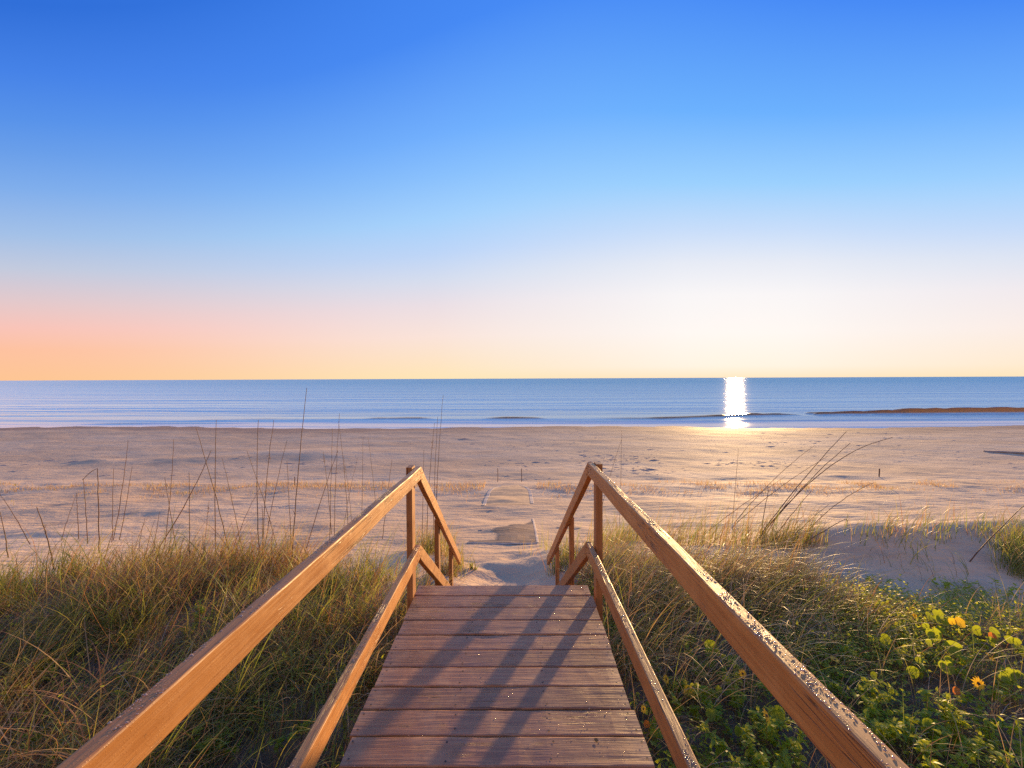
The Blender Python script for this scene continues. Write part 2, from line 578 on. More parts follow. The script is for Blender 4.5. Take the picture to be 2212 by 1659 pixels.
def veg_edge_right(x):
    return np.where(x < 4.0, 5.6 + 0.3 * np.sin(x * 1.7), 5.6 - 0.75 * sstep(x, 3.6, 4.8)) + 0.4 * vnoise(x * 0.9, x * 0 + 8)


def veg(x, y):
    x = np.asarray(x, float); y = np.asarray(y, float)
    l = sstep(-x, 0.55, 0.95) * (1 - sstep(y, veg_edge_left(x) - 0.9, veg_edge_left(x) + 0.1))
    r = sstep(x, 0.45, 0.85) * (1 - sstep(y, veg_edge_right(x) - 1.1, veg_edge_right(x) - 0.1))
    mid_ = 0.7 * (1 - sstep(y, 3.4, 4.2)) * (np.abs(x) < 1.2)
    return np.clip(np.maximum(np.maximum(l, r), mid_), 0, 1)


def fan_grid(ys, wfun, ncol, zfun):
    u = np.linspace(-1, 1, ncol)
    Y = np.repeat(ys[:, None], ncol, 1)
    X = u[None, :] * wfun(ys)[:, None]
    Z = zfun(X, Y)
    V = np.stack([X, Y, Z], -1).reshape(-1, 3)
    r, c = len(ys), ncol
    idx = np.arange(r * c).reshape(r, c)
    Fq = np.stack([idx[:-1, :-1], idx[:-1, 1:], idx[1:, 1:], idx[1:, :-1]], -1).reshape(-1, 4)
    return V, Fq


ys = np.concatenate([np.arange(-30, -2, 1.5), np.arange(-2, 9, 0.055), np.arange(9, 20, 0.085), np.arange(20, 40, 0.2), np.arange(40, 60, 0.25), np.arange(60, 86, 5)])
V, Fq = fan_grid(ys, lambda y: 11 + 1.75 * np.maximum(y, 0) + 2.2 * np.maximum(-y, 0), 520, terrain)
me = np_mesh('sand_ground', V, Fq)
a = me.attributes.new('litter_shade', 'FLOAT', 'POINT')
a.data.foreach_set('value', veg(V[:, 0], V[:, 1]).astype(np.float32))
a = me.attributes.new('wet', 'FLOAT', 'POINT')
wet = sstep(0.42 - V[:, 2] + 0.10 * fbm(V[:, 0] * 0.06, V[:, 1] * 0.1, 3), 0.0, 0.22) * (V[:, 1] > 30)
a.data.foreach_set('value', wet.astype(np.float32))
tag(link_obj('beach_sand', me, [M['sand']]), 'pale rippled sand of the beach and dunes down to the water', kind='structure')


# ------------------------------------------------------------------ sea
def wave_h(X, Y):
    yc = np.interp(X, [-120, -40, -13, 8, 20, 35, 50, 70, 110, 160], [57, 58, 58.5, 57.5, 57.2, 61.5, 63.5, 65, 66, 67]) + 0.8 * vnoise(X * 0.09, X * 0 + 2) + 0.35 * vnoise(X * 0.4, X * 0 + 12)
    amp = np.interp(X, [-120, -60, -25, -13, -3, 8, 14, 24, 34, 44, 60, 75, 90, 160], [0.02, 0.03, 0.05, 0.16, 0.22, 0.2, 0.12, 0.2, 0.22, 0.36, 0.62, 0.66, 0.45, 0.4])
    amp = amp * np.where(X < 45, np.clip(0.45 + 2.6 * vnoise(X * 0.13, X * 0 + 7), 0.0, 1.25), 1.15 + 0.5 * vnoise(X * 0.16, X * 0 + 7)) * (1 + 0.45 * vnoise(X * 0.62, X * 0 + 3))
    s = Y - yc
    prof = np.where(s < 0, gauss(s, 0.55), gauss(s, 2.6))
    h = amp * prof
    # small lines of wash in front of it
    yc2 = 54.0 + 1.2 * vnoise(X * 0.07 + 5, X * 0) + 0.02 * X
    a2 = 0.16 * np.clip(vnoise(X * 0.10 + 40, X * 0 + 1) + 0.15, 0, 1)
    h = h + a2 * np.where(Y < yc2, gauss(Y - yc2, 0.3), gauss(Y - yc2, 0.9))
    fade = 1 - sstep(Y, 100, 240)
    h = h + fade * (0.05 * fbm(X * 0.05, Y * 0.22, 3) + 0.035 * fbm(X * 0.25, Y * 0.8, 2)) * sstep(Y, 50, 62)
    return h + 0.02


ys = np.concatenate([np.arange(42, 52, 0.5), np.arange(52, 72, 0.14), np.arange(72, 110, 0.5), 110 * 1.09 ** np.arange(0, 62)])
V, Fq = fan_grid(ys, lambda y: 60 + 1.8 * y, 420, wave_h)
me = np_mesh('sea', V, Fq)
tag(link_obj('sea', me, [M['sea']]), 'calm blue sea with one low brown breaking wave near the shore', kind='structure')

# ------------------------------------------------------------------ boardwalk with rails and steps
walk = link_obj('boardwalk', None, loc=(0, 1.5, EYE - 1.5))
tag(walk, 'brown painted boardwalk landing with two-rail handrails and steps down to the sand', 'boardwalk')
WL = Vector((0, 1.5, EYE - 1.5))
DECK = EYE - 1.5


def part(name, me, mats, parent=walk, world_loc=None, base=WL):
    o = link_obj(name, me, mats, parent)
    if world_loc is not None:
        o.location = Vector(world_loc) - base
    return o


def sweep(name, path, prof, jit=0.0, seed=0):
    """prof: closed outline as (m,3) offsets, swept along path (n,3); caps at the ends"""
    path = np.asarray(path, float); prof = np.asarray(prof, float)
    rg = np.random.default_rng(seed)
    n, m = len(path), len(prof)
    off = np.zeros((n, 3))
    if jit:
        k = rg.normal(0, jit, (n, 3)); off = (k + np.roll(k, 1, 0) + np.roll(k, -1, 0)) / 2
    V = (path + off)[:, None, :] + prof[None, :, :]
    if jit:
        V = V + rg.normal(0, jit * 0.35, V.shape)
    V = V.reshape(-1, 3)
    idx = np.arange(n * m).reshape(n, m)
    a_ = idx[:-1]; b_ = idx[1:]
    Fs = np.stack([a_, np.roll(a_, -1, 1), np.roll(b_, -1, 1), b_], -1).reshape(-1, 4)
    me = np_mesh(name, V, [Fs, idx[0][::-1][None, :], idx[-1][None, :]], smooth=False)
    bm = bmesh.new(); bm.from_mesh(me)
    bmesh.ops.recalc_face_normals(bm, faces=bm.faces)
    bm.to_mesh(me); bm.free()
    return me


def rounded(w0, w1, h0, h1, r, axes):
    """rounded rectangle outline in the plane of two axes"""
    pts = []
    for cx, cy_, a0 in ((w1 - r, h1 - r, 0), (w0 + r, h1 - r, 90), (w0 + r, h0 + r, 180), (w1 - r, h0 + r, 270)):
        for k in range(3):
            t = rad(a0 + 45 * k)
            p = [0, 0, 0]
            p[axes[0]] = cx + r * math.cos(t); p[axes[1]] = cy_ + r * math.sin(t)
            pts.append(p)
    return pts


# deck boards: front edges read off the photograph, farthest board first
joint_y = [3.05, 2.909, 2.757, 2.610, 2.461, 2.322, 2.181, 2.042, 1.900, 1.757]
while joint_y[-1] > -1.2:
    joint_y.append(joint_y[-1] - 0.1435)
XL, XR = -0.690, 0.534
bmn = bmesh.new()
bmesh.ops.create_circle(bmn, cap_ends=True, segments=7, radius=0.0045)
nail_me = bpy.data.meshes.new('nail'); bmn.to_mesh(nail_me); bmn.free()
nail_me.materials.append(M['nail'])
for i in range(len(joint_y) - 1):
    y1, y0 = joint_y[i] - 0.004, joint_y[i + 1] + 0.003
    if i == 0:
        y1 += 0.004
    yc = (y0 + y1) / 2
    xs = np.linspace(XL + random.uniform(-0.006, 0.006), XR + random.uniform(-0.008, 0.006), 22)
    path = np.stack([xs, 0 * xs, 0 * xs], -1)
    w = (y1 - y0) / 2
    prof = rounded(-w, w, -0.036, 0.0, 0.006, (1, 2))
    b = part('board', sweep('board', path, prof, 0.0009, i), [M['board']], world_loc=(0, yc, DECK + random.uniform(-0.0015, 0.0015)))
    if y1 > 0.7:
        for fr in (0.02, 0.343, 0.683, 0.98):
            for sgn in (-1, 1):
                nl = link_obj('nail', nail_me, (), b)
                nl.location = (XL + (XR - XL) * fr + random.uniform(-0.012, 0.012), sgn * 0.042 + random.uniform(-0.008, 0.008), 0.0022)
    if i == 9:
        bmk = bmesh.new()
        bmesh.ops.create_circle(bmk, cap_ends=True, segments=12, radius=1.0)
        bmesh.ops.transform(bmk, matrix=Matrix.Diagonal((0.008, 0.0095, 1, 1)), verts=bmk.verts)
        kme = bpy.data.meshes.new('knot_hole'); bmk.to_mesh(kme); bmk.free()
        ko = link_obj('knot_hole', kme, [M['hole']], b); ko.location = (0.335, 0.048, 0.0024)

# joists below
for xj in (XL + 0.03, XL + 0.42, XL + 0.82, XR - 0.03):
    path = np.array([[0, y, 0] for y in np.linspace(-1.2, 2.98, 5)])
    part('joist', sweep('joist', path, rounded(-0.019, 0.019, -0.185, 0, 0.004, (0, 2))), [M['frame']], world_loc=(xj, 0, DECK - 0.038))
path = np.array([[x, 0, 0] for x in np.linspace(XL + 0.012, XR - 0.012, 4)])
part('fascia', sweep('fascia', path, rounded(-0.019, 0.019, -0.185, 0, 0.004, (1, 2))), [M['frame']], world_loc=(0, 3.004, DECK - 0.0385))

dew_sites = []          # (points, parent, base) gathered for the dew


def rail(name, p_near, p_far, side, t=0.038, hgt=0.089, n=22, jit=0.0012, seed=1, extend=None):
    """inner-top edge from p_near to p_far; section goes outwards (side=-1 left) and down"""
    p0, p1 = np.array(p_near, float), np.array(p_far, float)
    if extend is not None:
        k = (extend - p1[1]) / (p0[1] - p1[1])
        p0 = p1 + (p0 - p1) * k
    path = p0[None] + (p1 - p0)[None] * np.linspace(0, 1, n)[:, None]
    w0, w1 = (0, t) if side > 0 else (-t, 0)
    me = sweep(name, path, rounded(w0, w1, -hgt, 0, 0.0045, (0, 2)), jit, seed)
    me.transform(Matrix.Translation(-WL))
    o = part(name, me, [M['rail']])
    dew_sites.append((p0, p1, w0, w1, o))
    return p0, p1


# far joints and near ends, left then right
LT1, LT0 = at(910, 1008.2, 2.97), at(169, 1659, 0.631)
LB1, LB0 = at(909.2, 1176.1, 2.959), at(648, 1659, 1.286)
RT1, RT0 = at(1268.9, 998.4, 2.991), at(1910.6, 1659, 0.594)
RB1, RB0 = at(1266.2, 1170.8, 3.0), at(1487.3, 1658.9, 1.26)
rail('top_rail', LT0, LT1, -1, extend=-1.1, n=30, seed=11)
rail('lower_rail', LB0, LB1, -1, extend=-1.1, n=30, seed=12)
rail('top_rail', RT0, RT1, 1, extend=-1.1, n=30, seed=13)
rail('lower_rail', RB0, RB1, 1, extend=-1.1, n=30, seed=14)
# stair rails drop to the sand
G = Vector((0, 0.0025, 0))
LS = at(996, 1202, 5.40); RS = at(1181, 1203, 5.40)
rail('stair_rail', LT1 + G, LS, -1, hgt=0.108, n=16, seed=15)
rail('stair_rail', RT1 + G, RS, 1, hgt=0.108, n=16, seed=16)
dl = (LS - LT1); dr = (RS - RT1)
rail('lower_stair_rail', LB1 + G, LB1 + dl * 0.80, -1, hgt=0.108, n=14, seed=17)
rail('lower_stair_rail', RB1 + G, RB1 + dr * 0.80, 1, hgt=0.108, n=14, seed=18)


def post(x_in, y0, top, side, w=0.040, dep=0.089, seed=0):
    bot = float(terrain(x_in, y0)) - 0.3
    zs = np.linspace(bot, top, 9)
    path = np.stack([0 * zs, 0 * zs, zs - bot], -1)
    a0, a1 = (0, w) if side > 0 else (-w, 0)
    part('post', sweep('post', path, rounded(a0, a1, 0, dep, 0.004, (0, 1)), 0.0008, seed), [M['post']], world_loc=(x_in, y0, bot))


tl = 0.038 + 0.003
post(LT1.x - tl, 2.87, LT1.z + 0.014, -1, 0.041, seed=1)
post(RT1.x + tl, 2.885, RT1.z + 0.006, 1, 0.045, seed=2)
post(LT1.x - tl, 0.30, LT1.z + 0.03, -1, seed=3)
post(RT1.x + tl, 0.30, LT1.z + 0.03, 1, seed=4)
for sgn, A, D in ((-1, LT1, dl), (1, RT1, dr)):
    for k, yy in enumerate((3.93, 4.86)):
        f = (yy - A.y) / D.y
        p = A + D * f
        post(p.x + sgn * tl, yy, p.z - 0.04, sgn, seed=5 + k + sgn)

# nail heads at the rail joints and posts
bmn = bmesh.new()
bmesh.ops.create_cone(bmn, cap_ends=True, segments=8, radius1=0.0042, radius2=0.0038, depth=0.003)
rn_me = bpy.data.meshes.new('nail'); bmn.to_mesh(rn_me); bmn.free()
rn_me.materials.append(M['nail'])
for (p0, p1, w0, w1, o) in list(dew_sites):
    inner = 0.0
    sgn = 1 if w0 < 0 else -1
    for yy, dz in ((p1[1] - 0.035, -0.025), (p1[1] - 0.035, -0.065), (p1[1] - 0.12, -0.03), (p1[1] - 0.10, -0.07), (p0[1] + 0.03, -0.03), (p0[1] + 0.03, -0.075)):
        f = (yy - p0[1]) / (p1[1] - p0[1])
        q = p0 + (p1 - p0) * f
        nl = link_obj('nail', rn_me, (), o)
        nl.location = Vector((q[0] + sgn * 0.001, q[1], q[2] + dz)) - WL
        nl.rotation_euler = (0, rad(90), 0)

# stringers and treads, mostly drifted over with sand
for sx in (-0.55, 0.42):
    path = np.array([[0, 0, 0], [0, 1.0, -0.70], [-0.05 * np.sign(sx), 2.0, -1.4]])
    part('stringer', sweep('stringer', path, rounded(-0.019, 0.019, -0.24, 0, 0.004, (0, 2))), [M['frame']], world_loc=(sx, 3.03, DECK - 0.06))
for k in range(4):
    xs = np.linspace(-0.64 + 0.02 * k, 0.50 - 0.03 * k, 8)
    path = np.stack([xs, 0 * xs, 0 * xs], -1)
    part('tread', sweep('tread', path, rounded(-0.13, 0.13, -0.036, 0, 0.005, (1, 2)), 0.0008, k), [M['board']], world_loc=(0, 3.19 + 0.27 * k, DECK - 0.185 * (k + 1)))

# dew beads standing on the wet tops, and on the deck
dome_v = np.array([[math.cos(t), math.sin(t), 0] for t in np.arange(6) * math.pi / 3]
                  + [[0.62 * math.cos(t), 0.62 * math.sin(t), 0.55] for t in np.arange(6) * math.pi / 3 + 0.5] + [[0, 0, 0.75]])
dome_f = []
for k in range(6):
    dome_f += [[k, (k + 1) % 6, 6 + k], [(k + 1) % 6, 6 + (k + 1) % 6, 6 + k], [6 + k, 6 + (k + 1) % 6, 12]]
dome_f = np.array(dome_f)


def beads(points, sizes, squash, parent, name='dew_drops', base=WL):
    n = len(points)
    ang = RNG.uniform(0, 6.28, n)
    ca, sa = np.cos(ang), np.sin(ang)
    d = dome_v[None] * sizes[:, None, None]
    asp = RNG.uniform(0.75, 1.5, n)[:, None]
    dx = d[..., 0] * asp; dy = d[..., 1]
    Vb = np.stack([dx * ca[:, None] - dy * sa[:, None], dx * sa[:, None] + dy * ca[:, None], d[..., 2] * squash], -1) + points[:, None, :]
    Fb = dome_f[None] + (np.arange(n) * len(dome_v))[:, None, None]
    me = np_mesh(name, Vb.reshape(-1, 3) - np.array(base)[None], Fb.reshape(-1, 3), True)
    o = link_obj(name, me, [M['dew']], parent)
    tag(o, kind='stuff')
    return o


for k, (p0, p1, w0, w1, o) in enumerate(dew_sites):
    if k > 3:
        continue
    cnt = (900, 700, 1000, 900)[k]
    y_lo = 0.5 if k in (0, 2) else 1.0
    u = RNG.random(cnt * 3)
    yy = y_lo + (p1[1] - y_lo) * u ** 1.25
    xx = RNG.uniform(w0 + 0.003, w1 - 0.003, cnt * 3)
    keep = fbm(xx * 55, yy * 14 + k * 31, 3) + 0.16 > RNG.random(cnt * 3) * 0.5
    yy, xx = yy[keep][:cnt], xx[keep][:cnt]
    f = (yy - p0[1]) / (p1[1] - p0[1])
    pts = p0[None] + (p1 - p0)[None] * f[:, None]
    pts[:, 0] += xx
    pts[:, 2] += 0.0004
    beads(pts, RNG.gamma(3.0, 0.00036, len(pts)) + 0.0005, 0.6, o)
cnt = 2400
yy = RNG.uniform(1.45, 3.03, cnt); xx = XL + (XR - XL) * RNG.random(cnt) ** 0.8
keep = fbm(xx * 7, yy * 11, 3) + 0.22 > RNG.random(cnt) * 0.6
dp = np.stack([xx, yy, np.full(cnt, DECK + 0.0018)], -1)[keep]
beads(dp, RNG.gamma(3.0, 0.0003, len(dp)) + 0.0004, 0.55, walk)

# ------------------------------------------------------------------ roll-out mat on the sand
mat_o = link_obj('beach_mat', None, loc=(-0.15, 7.5, float(terrain(-0.15, 7.5))))
tag(mat_o, 'slatted roll-out path mat, half buried in the sand below the steps', 'path mat')
MB = Vector(mat_o.location)


def mat_span(y):
    c = np.interp(y, [7.2, 11.0, 15.5], [-0.215, -0.17, -0.12])
    return c - 0.60, c + 0.60


bmS = 0
for k in range(34):
    y = 7.30 + 0.068 * k
    x0, x1 = mat_span(y)
    # drifted sand hides the left of each slat; ragged edge
    xl = x0 + 0.02 if k < 2 else x0 + (0.30 + 0.42 * min(1, k / 26) - 0.28 * math.exp(-((k - 13) / 4.5) ** 2) + random.uniform(-0.05, 0.05)) * 1.0
    if k > 22:
        xl = x0 + 0.85 + 0.02 * (k - 22)
    xs = np.linspace(xl, x1 - 0.012, 9)
    zt = terrain(xs, y * np.ones(9)) + 0.007
    fade = np.clip((xs - xl) / 0.25, 0, 1)
    zt = zt - 0.018 * (1 - fade) * (k >= 2)
    path = np.stack([xs, y + 0 * xs, zt], -1) - np.array(MB)
    link_obj('slat', sweep('slat', path, rounded(-0.029, 0.029, -0.02, 0, 0.004, (1, 2))), [M['slat']], mat_o)
# front cross-bar
xs = np.linspace(mat_span(7.22)[0], mat_span(7.22)[1], 12)
path = np.stack([xs, 7.21 + 0.01 * np.sin(xs * 7), terrain(xs, 7.21 + 0 * xs) + 0.012], -1) - np.array(MB)
link_obj('front_bar', sweep('front_bar', path, rounded(-0.03, 0.03, -0.05, 0, 0.008, (1, 2)), 0.004, 3), [M['drift']], mat_o)
# pale edge strips: near right edge, and both edges where the mat climbs the berm
for yy0, yy1, sd in ((7.3, 9.9, 1), (11.3, 14.9, 0), (11.7, 14.9, 1)):
    yl = np.linspace(yy0, yy1, 26)
    e = np.array([mat_span(y)[sd] for y in yl]) + (0.06 if sd else -0.06) * (1 if yy0 > 10 else 0.3)
    if yy0 > 10:
        e = e + (-1 if sd else 1) * 0.30 * np.clip((yl - 13.3) / 1.6, 0, 1) ** 2
    path = np.stack([e, yl, terrain(e, yl) + 0.012], -1) - np.array(MB)
    wd = 0.05 if yy0 > 10 else 0.022
    link_obj('edge_strip', sweep('edge_strip', path, rounded(-wd, wd, -0.03, 0, 0.008, (0, 2)), 0.002, 5), [M['edge']], mat_o)
yl = np.linspace(11.5, 14.9, 40)
rows = []
for y in yl:
    x0, x1 = mat_span(y)
    rows.append(np.stack([np.linspace(x0, x1, 14), np.full(14, y), terrain(np.linspace(x0, x1, 14), np.full(14, y)) + 0.005], -1))
Vm = np.array(rows).reshape(-1, 3) - np.array(MB)
idx = np.arange(40 * 14).reshape(40, 14)
link_obj('mat_panel', np_mesh('mat_panel', Vm, np.stack([idx[:-1, :-1], idx[:-1, 1:], idx[1:, 1:], idx[1:, :-1]], -1).reshape(-1, 4)), [M['buried']], mat_o)

# ------------------------------------------------------------------ stakes, driftwood, wrack
stakes = [((1075, 1041), 29, 'left one of the two thin stakes behind the path mat', 0.013),
          ((1126.5, 1041), 29, 'right one of the two thin stakes behind the path mat', 0.014),
          ((636.5, 1050), 20, 'short thin stake on open sand behind the left dune grass', 0.014),
          ((1899, 1031), 17.5, 'short dark stake standing alone on the sand at the right', 0.024)]
for (px, py), hpx, lab, r in stakes:
    g0 = hit(px, py)
    hh = hpx * g0.y / F
    zs = np.linspace(-0.15, hh, 8)
    path = np.stack([0.01 * np.sin(zs * 5), 0 * zs, zs], -1)
    ring = [[r * math.cos(t), r * math.sin(t), 0] for t in np.arange(7) * 2 * math.pi / 7]
    o = link_obj('wooden_stake', sweep('wooden_stake', path, ring, 0.002, int(px)), [M['stake']], loc=g0)
    tag(o, lab, 'stake', 'stakes on the open beach')

g0 = hit(2127, 976); g1 = hit(2235, 986)
xs = np.linspace(0, 1, 14)
pth = np.array([[g0.x + (g1.x + 1.2 - g0.x) * f, g0.y + (g1.y - g0.y) * f, 0] for f in xs])
pth[:, 2] = terrain(pth[:, 0], pth[:, 1]) + 0.02 + 0.05 * xs
ring = np.array([[0, 0.08 * math.cos(t), 0.07 * math.sin(t)] for t in np.arange(8) * math.pi / 4])
dm = sweep('driftwood', pth - np.array(g0), ring, 0.012, 9)
tag(link_obj('driftwood_log', dm, [M['drift']], loc=g0), 'long grey driftwood log half sunk in the sand at far right', 'driftwood')


def clods(name, centres, label, mat):
    """flat irregular lumps of weed and sand crust: centres are (x, y, spread_x, spread_y, count, size)"""
    Vs, Fs = [], []
    n0 = 0
    for (cx, cy_, sx, sy, n, sz) in centres:
        x = cx + RNG.normal(0, sx, n); y = cy_ + RNG.normal(0, sy, n)
        n = int(n * 2.2); x = cx + RNG.normal(0, sx, n); y = cy_ + RNG.normal(0, sy, n); s = sz * 0.72 * RNG.gamma(2.0, 0.45, n)
        for i in range(n):
            k = 6
            ang = np.arange(k) * 2 * math.pi / k + RNG.uniform(0, 1)
            rr = s[i] * RNG.uniform(0.55, 1.2, k)
            ring_ = np.stack([x[i] + rr * np.cos(ang) * 2.3, y[i] + rr * np.sin(ang) * 0.75], -1)
            zz = terrain(ring_[:, 0], ring_[:, 1]) - 0.004
            zc = float(terrain(x[i], y[i])) + s[i] * RNG.uniform(0.08, 0.28)
            Vs.append(np.column_stack([ring_, zz])); Vs.append(np.array([[x[i], y[i], zc]]))
            Fs.append(np.array([[n0 + j, n0 + (j + 1) % k, n0 + k] for j in range(k)]))
            n0 += k + 1
    o = link_obj(name, np_mesh(name, np.concatenate(Vs), np.concatenate(Fs), False), [mat])
    tag(o, label, kind='stuff')


cl = []
for (px, py, wx, wy, n, sz) in ((1340, 990, 40, 8, 55, 0.09), (1380, 1015, 40, 8, 60, 0.08), (1290, 1000, 30, 6, 25, 0.08), (1100, 1003, 50, 6, 24, 0.07),
                                (1080, 965, 120, 10, 18, 0.10), (1690, 1005, 45, 8, 45, 0.07), (1580, 1000, 30, 5, 18, 0.08), (1820, 965, 160, 14, 30, 0.10),
                                (1960, 990, 100, 12, 25, 0.07), (700, 1005, 60, 8, 16, 0.09), (380, 1020, 160, 12, 18, 0.09), (80, 1000, 60, 6, 26, 0.08), (520, 990, 12, 1.5, 6, 0.1),
                                (1120, 1035, 60, 5, 10, 0.06), (1700, 955, 60, 4, 14, 0.10), (1250, 950, 200, 4, 20, 0.09), (1700, 935, 240, 3, 16, 0.11), (2000, 950, 90, 4, 14, 0.1)):
    g = hit(px, py)
    cl.append((g.x, g.y, wx * g.y / F, wy * g.y * g.y / (F * 5.0), n, sz))
clods('wrack_scatter', cl, 'small dark lumps of dried weed scattered over the open sand', M['wrack'])
cl = []
for (px, py, n, sz) in ((1228, 1142, 7, 0.05), (1028, 1148, 4, 0.04), (1010, 1172, 7, 0.03), (1060, 1105, 3, 0.03), (1235, 1118, 3, 0.03), (600, 1095, 8, 0.04)):
    g = hit(px, py)
    cl.append((g.x, g.y, 0.14, 0.03, n, sz))
clods('weed_scraps', cl, 'dark scraps of dried weed on the sand beside the path mat', M['wrack'])


# ------------------------------------------------------------------ grass
def blades(base, phi, length, th0, th1, width, mat, seg=6, power=1.4, twist=0.5, curl=0.0):
    """curved tapering blades; all arguments are arrays over blades"""
    n = len(base)
    s = (np.arange(seg) + 0.5) / seg
    th = th0[:, None] + (th1 - th0)[:, None] * s[None] ** power
    ph = phi[:, None] + curl[:, None] * s[None] if isinstance(curl, np.ndarray) else np.repeat(phi[:, None], seg, 1)
    step = (length / seg)[:, None]
    d = np.stack([np.sin(th) * np.cos(ph), np.sin(th) * np.sin(ph), np.cos(th)], -1) * step[..., None]
    pts = np.concatenate([np.zeros((n, 1, 3)), np.cumsum(d, 1)], 1) + base[:, None, :]
    ss = np.arange(seg + 1) / seg
    wd = width[:, None] * np.clip(1.02 - ss[None] ** 1.6, 0.06, 1)
    pa = phi + RNG.normal(0, twist, n)
    wv = np.stack([-np.sin(pa), np.cos(pa), 0 * pa], -1)
    L = pts - wv[:, None, :] * wd[..., None] * 0.5
    Rr = pts + wv[:, None, :] * wd[..., None] * 0.5
    Vb = np.stack([L, Rr], 2).reshape(n, -1, 3)
    k = np.arange(seg) * 2
    f = np.stack([k, k + 1, k + 3, k + 2], -1)
    Fb = f[None] + (np.arange(n) * (seg + 1) * 2)[:, None, None]
    return Vb.reshape(-1, 3), Fb.reshape(-1, 4), np.repeat(mat, seg)


class Pack:
    def __init__(self):
        self.V, self.F, self.M, self.n = [], [], [], 0

    def add(self, vfm):
        v, f, m = vfm
        self.V.append(v); self.F.append(f + self.n); self.M.append(m); self.n += len(v)

    def build(self, name, mats=GRASS, parent=None, loc=None):
        V_ = np.concatenate(self.V)
        if loc is not None:
            V_ = V_ - np.array(loc)[None]
        me_ = np_mesh(name, V_, np.concatenate(self.F), True, np.concatenate(self.M))
        return link_obj(name, me_, mats, parent, loc)


def pick(n, weights):
    return RNG.choice(len(weights), n, p=np.array(weights) / sum(weights))


def on_ground(x, y, sink=0.01):
    return np.stack([x, y, terrain(x, y) - sink], -1)


def scatter_tufts(n_tuft, xr, yr, mask, per, spread):
    """tuft centres -> blade bases"""
    x = RNG.uniform(*xr, n_tuft * 4); y = RNG.uniform(*yr, n_tuft * 4)
    ok = (RNG.random(len(x)) < mask(x, y)) & (np.abs(x) < 1.32 * y + 0.9)
    x, y = x[ok][:n_tuft], y[ok][:n_tuft]
    k = RNG.poisson(per, len(x)) + 2
    tid = np.repeat(np.arange(len(x)), k)
    bx = x[tid] + RNG.normal(0, spread, len(tid)); by = y[tid] + RNG.normal(0, spread, len(tid))
    return bx, by, tid, len(x)


def left_mask(x, y):
    return (x < -0.72 - 0.25 * (y > 4.3)) * (y < veg_edge_left(x)) * 1.0 * np.where(y > veg_edge_left(x) - 0.5, 0.6, 1) * np.clip(0.55 + 2.0 * vnoise(x * 1.5 + 11, y * 2.1 + 4), 0.12, 1)


gl = Pack()
# long arching blades growing from tussocks
bx, by, tid, nt_ = scatter_tufts(800, (-8.6, -0.7), (1.7, 6.0), left_mask, 17, 0.06)
n = len(bx)
farness = np.clip((by - 2.4) / 3.0, 0, 1)
tphi = RNG.uniform(0, 6.28, nt_)
phi = RNG.uniform(0, 6.28, n)
phi = np.where(RNG.random(n) < 0.45, RNG.normal(0.1, 0.7, n), phi)          # wind towards the right
ln = RNG.gamma(9, 0.058, n) * (0.85 + 0.2 * farness) * (RNG.uniform(0.6, 1.2, nt_)[tid] + 0.5 * vnoise(bx * 1.2 + 31, by * 1.7))
tone = vnoise(bx * 1.1 + 20, by * 1.1)[:]
green = np.clip(0.52 - 0.22 * farness + 1.0 * tone, 0.05, 0.9)
r_ = RNG.random(n)
mt = np.where(r_ < green, np.where(RNG.random(n) < 0.6, 0, 1), pick(n, [0, 0.22, 0.26, 0.46, 0.06]))
gl.add(blades(on_ground(bx, by), phi, ln, RNG.uniform(0.05, 0.4, n), RNG.normal(1.75, 0.45, n) - 0.35 * farness, RNG.uniform(0.004, 0.0095, n), mt, 8, 1.15, 0.5, RNG.normal(0, 0.9, n)))
# wiry dry undergrowth
bx, by, tid, nt_ = scatter_tufts(1250, (-8.6, -0.68), (1.6, 6.0), left_mask, 16, 0.09)
n = len(bx)
gl.add(blades(on_ground(bx, by), RNG.uniform(0, 6.28, n), RNG.gamma(6, 0.05, n), RNG.uniform(0.1, 0.9, n), RNG.normal(1.9, 0.6, n), RNG.uniform(0.002, 0.0042, n),
              pick(n, [0.05, 0.15, 0.28, 0.46, 0.06]), 6, 1.0, 0.9, RNG.normal(0, 1.6, n)))
# upright rim blades at the seaward edge
x = RNG.uniform(-8.2, -0.9, 2600); y = veg_edge_left(x) - RNG.gamma(2.0, 0.28, 2600) + 0.15
clump = vnoise(x * 2.2, y * 1.3 + 60) > -0.08
x, y = x[clump], y[clump]; n = len(x)
gl.add(blades(on_ground(x, y), RNG.normal(0.15, 0.75, n), RNG.gamma(10, 0.05, n), RNG.uniform(0.0, 0.35, n), RNG.normal(1.0, 0.4, n), RNG.uniform(0.005, 0.009, n),
              pick(n, [0.36, 0.28, 0.22, 0.12, 0.02]), 7, 1.6))
o = gl.build('dune_grass')
tag(o, 'tangled brown and green dune grass left of the boardwalk', kind='stuff')


def right_mask(x, y):
    e = veg_edge_right(x)
    return (x > 0.62 + 0.15 * (y > 4)) * (y < e)


gr = Pack()
# tussock mass behind the right handrail, leaning right
def rm_far(x, y):
    core = gauss(x - 2.1, 1.25) * gauss(y - 4.75, 0.75) * 1.4 * (1 - sstep(x, 3.0, 3.9))
    side = 0.55 * gauss(x - 1.0, 0.5) * (y > 3)
    return np.clip(core + side, 0, 1) * right_mask(x, y)


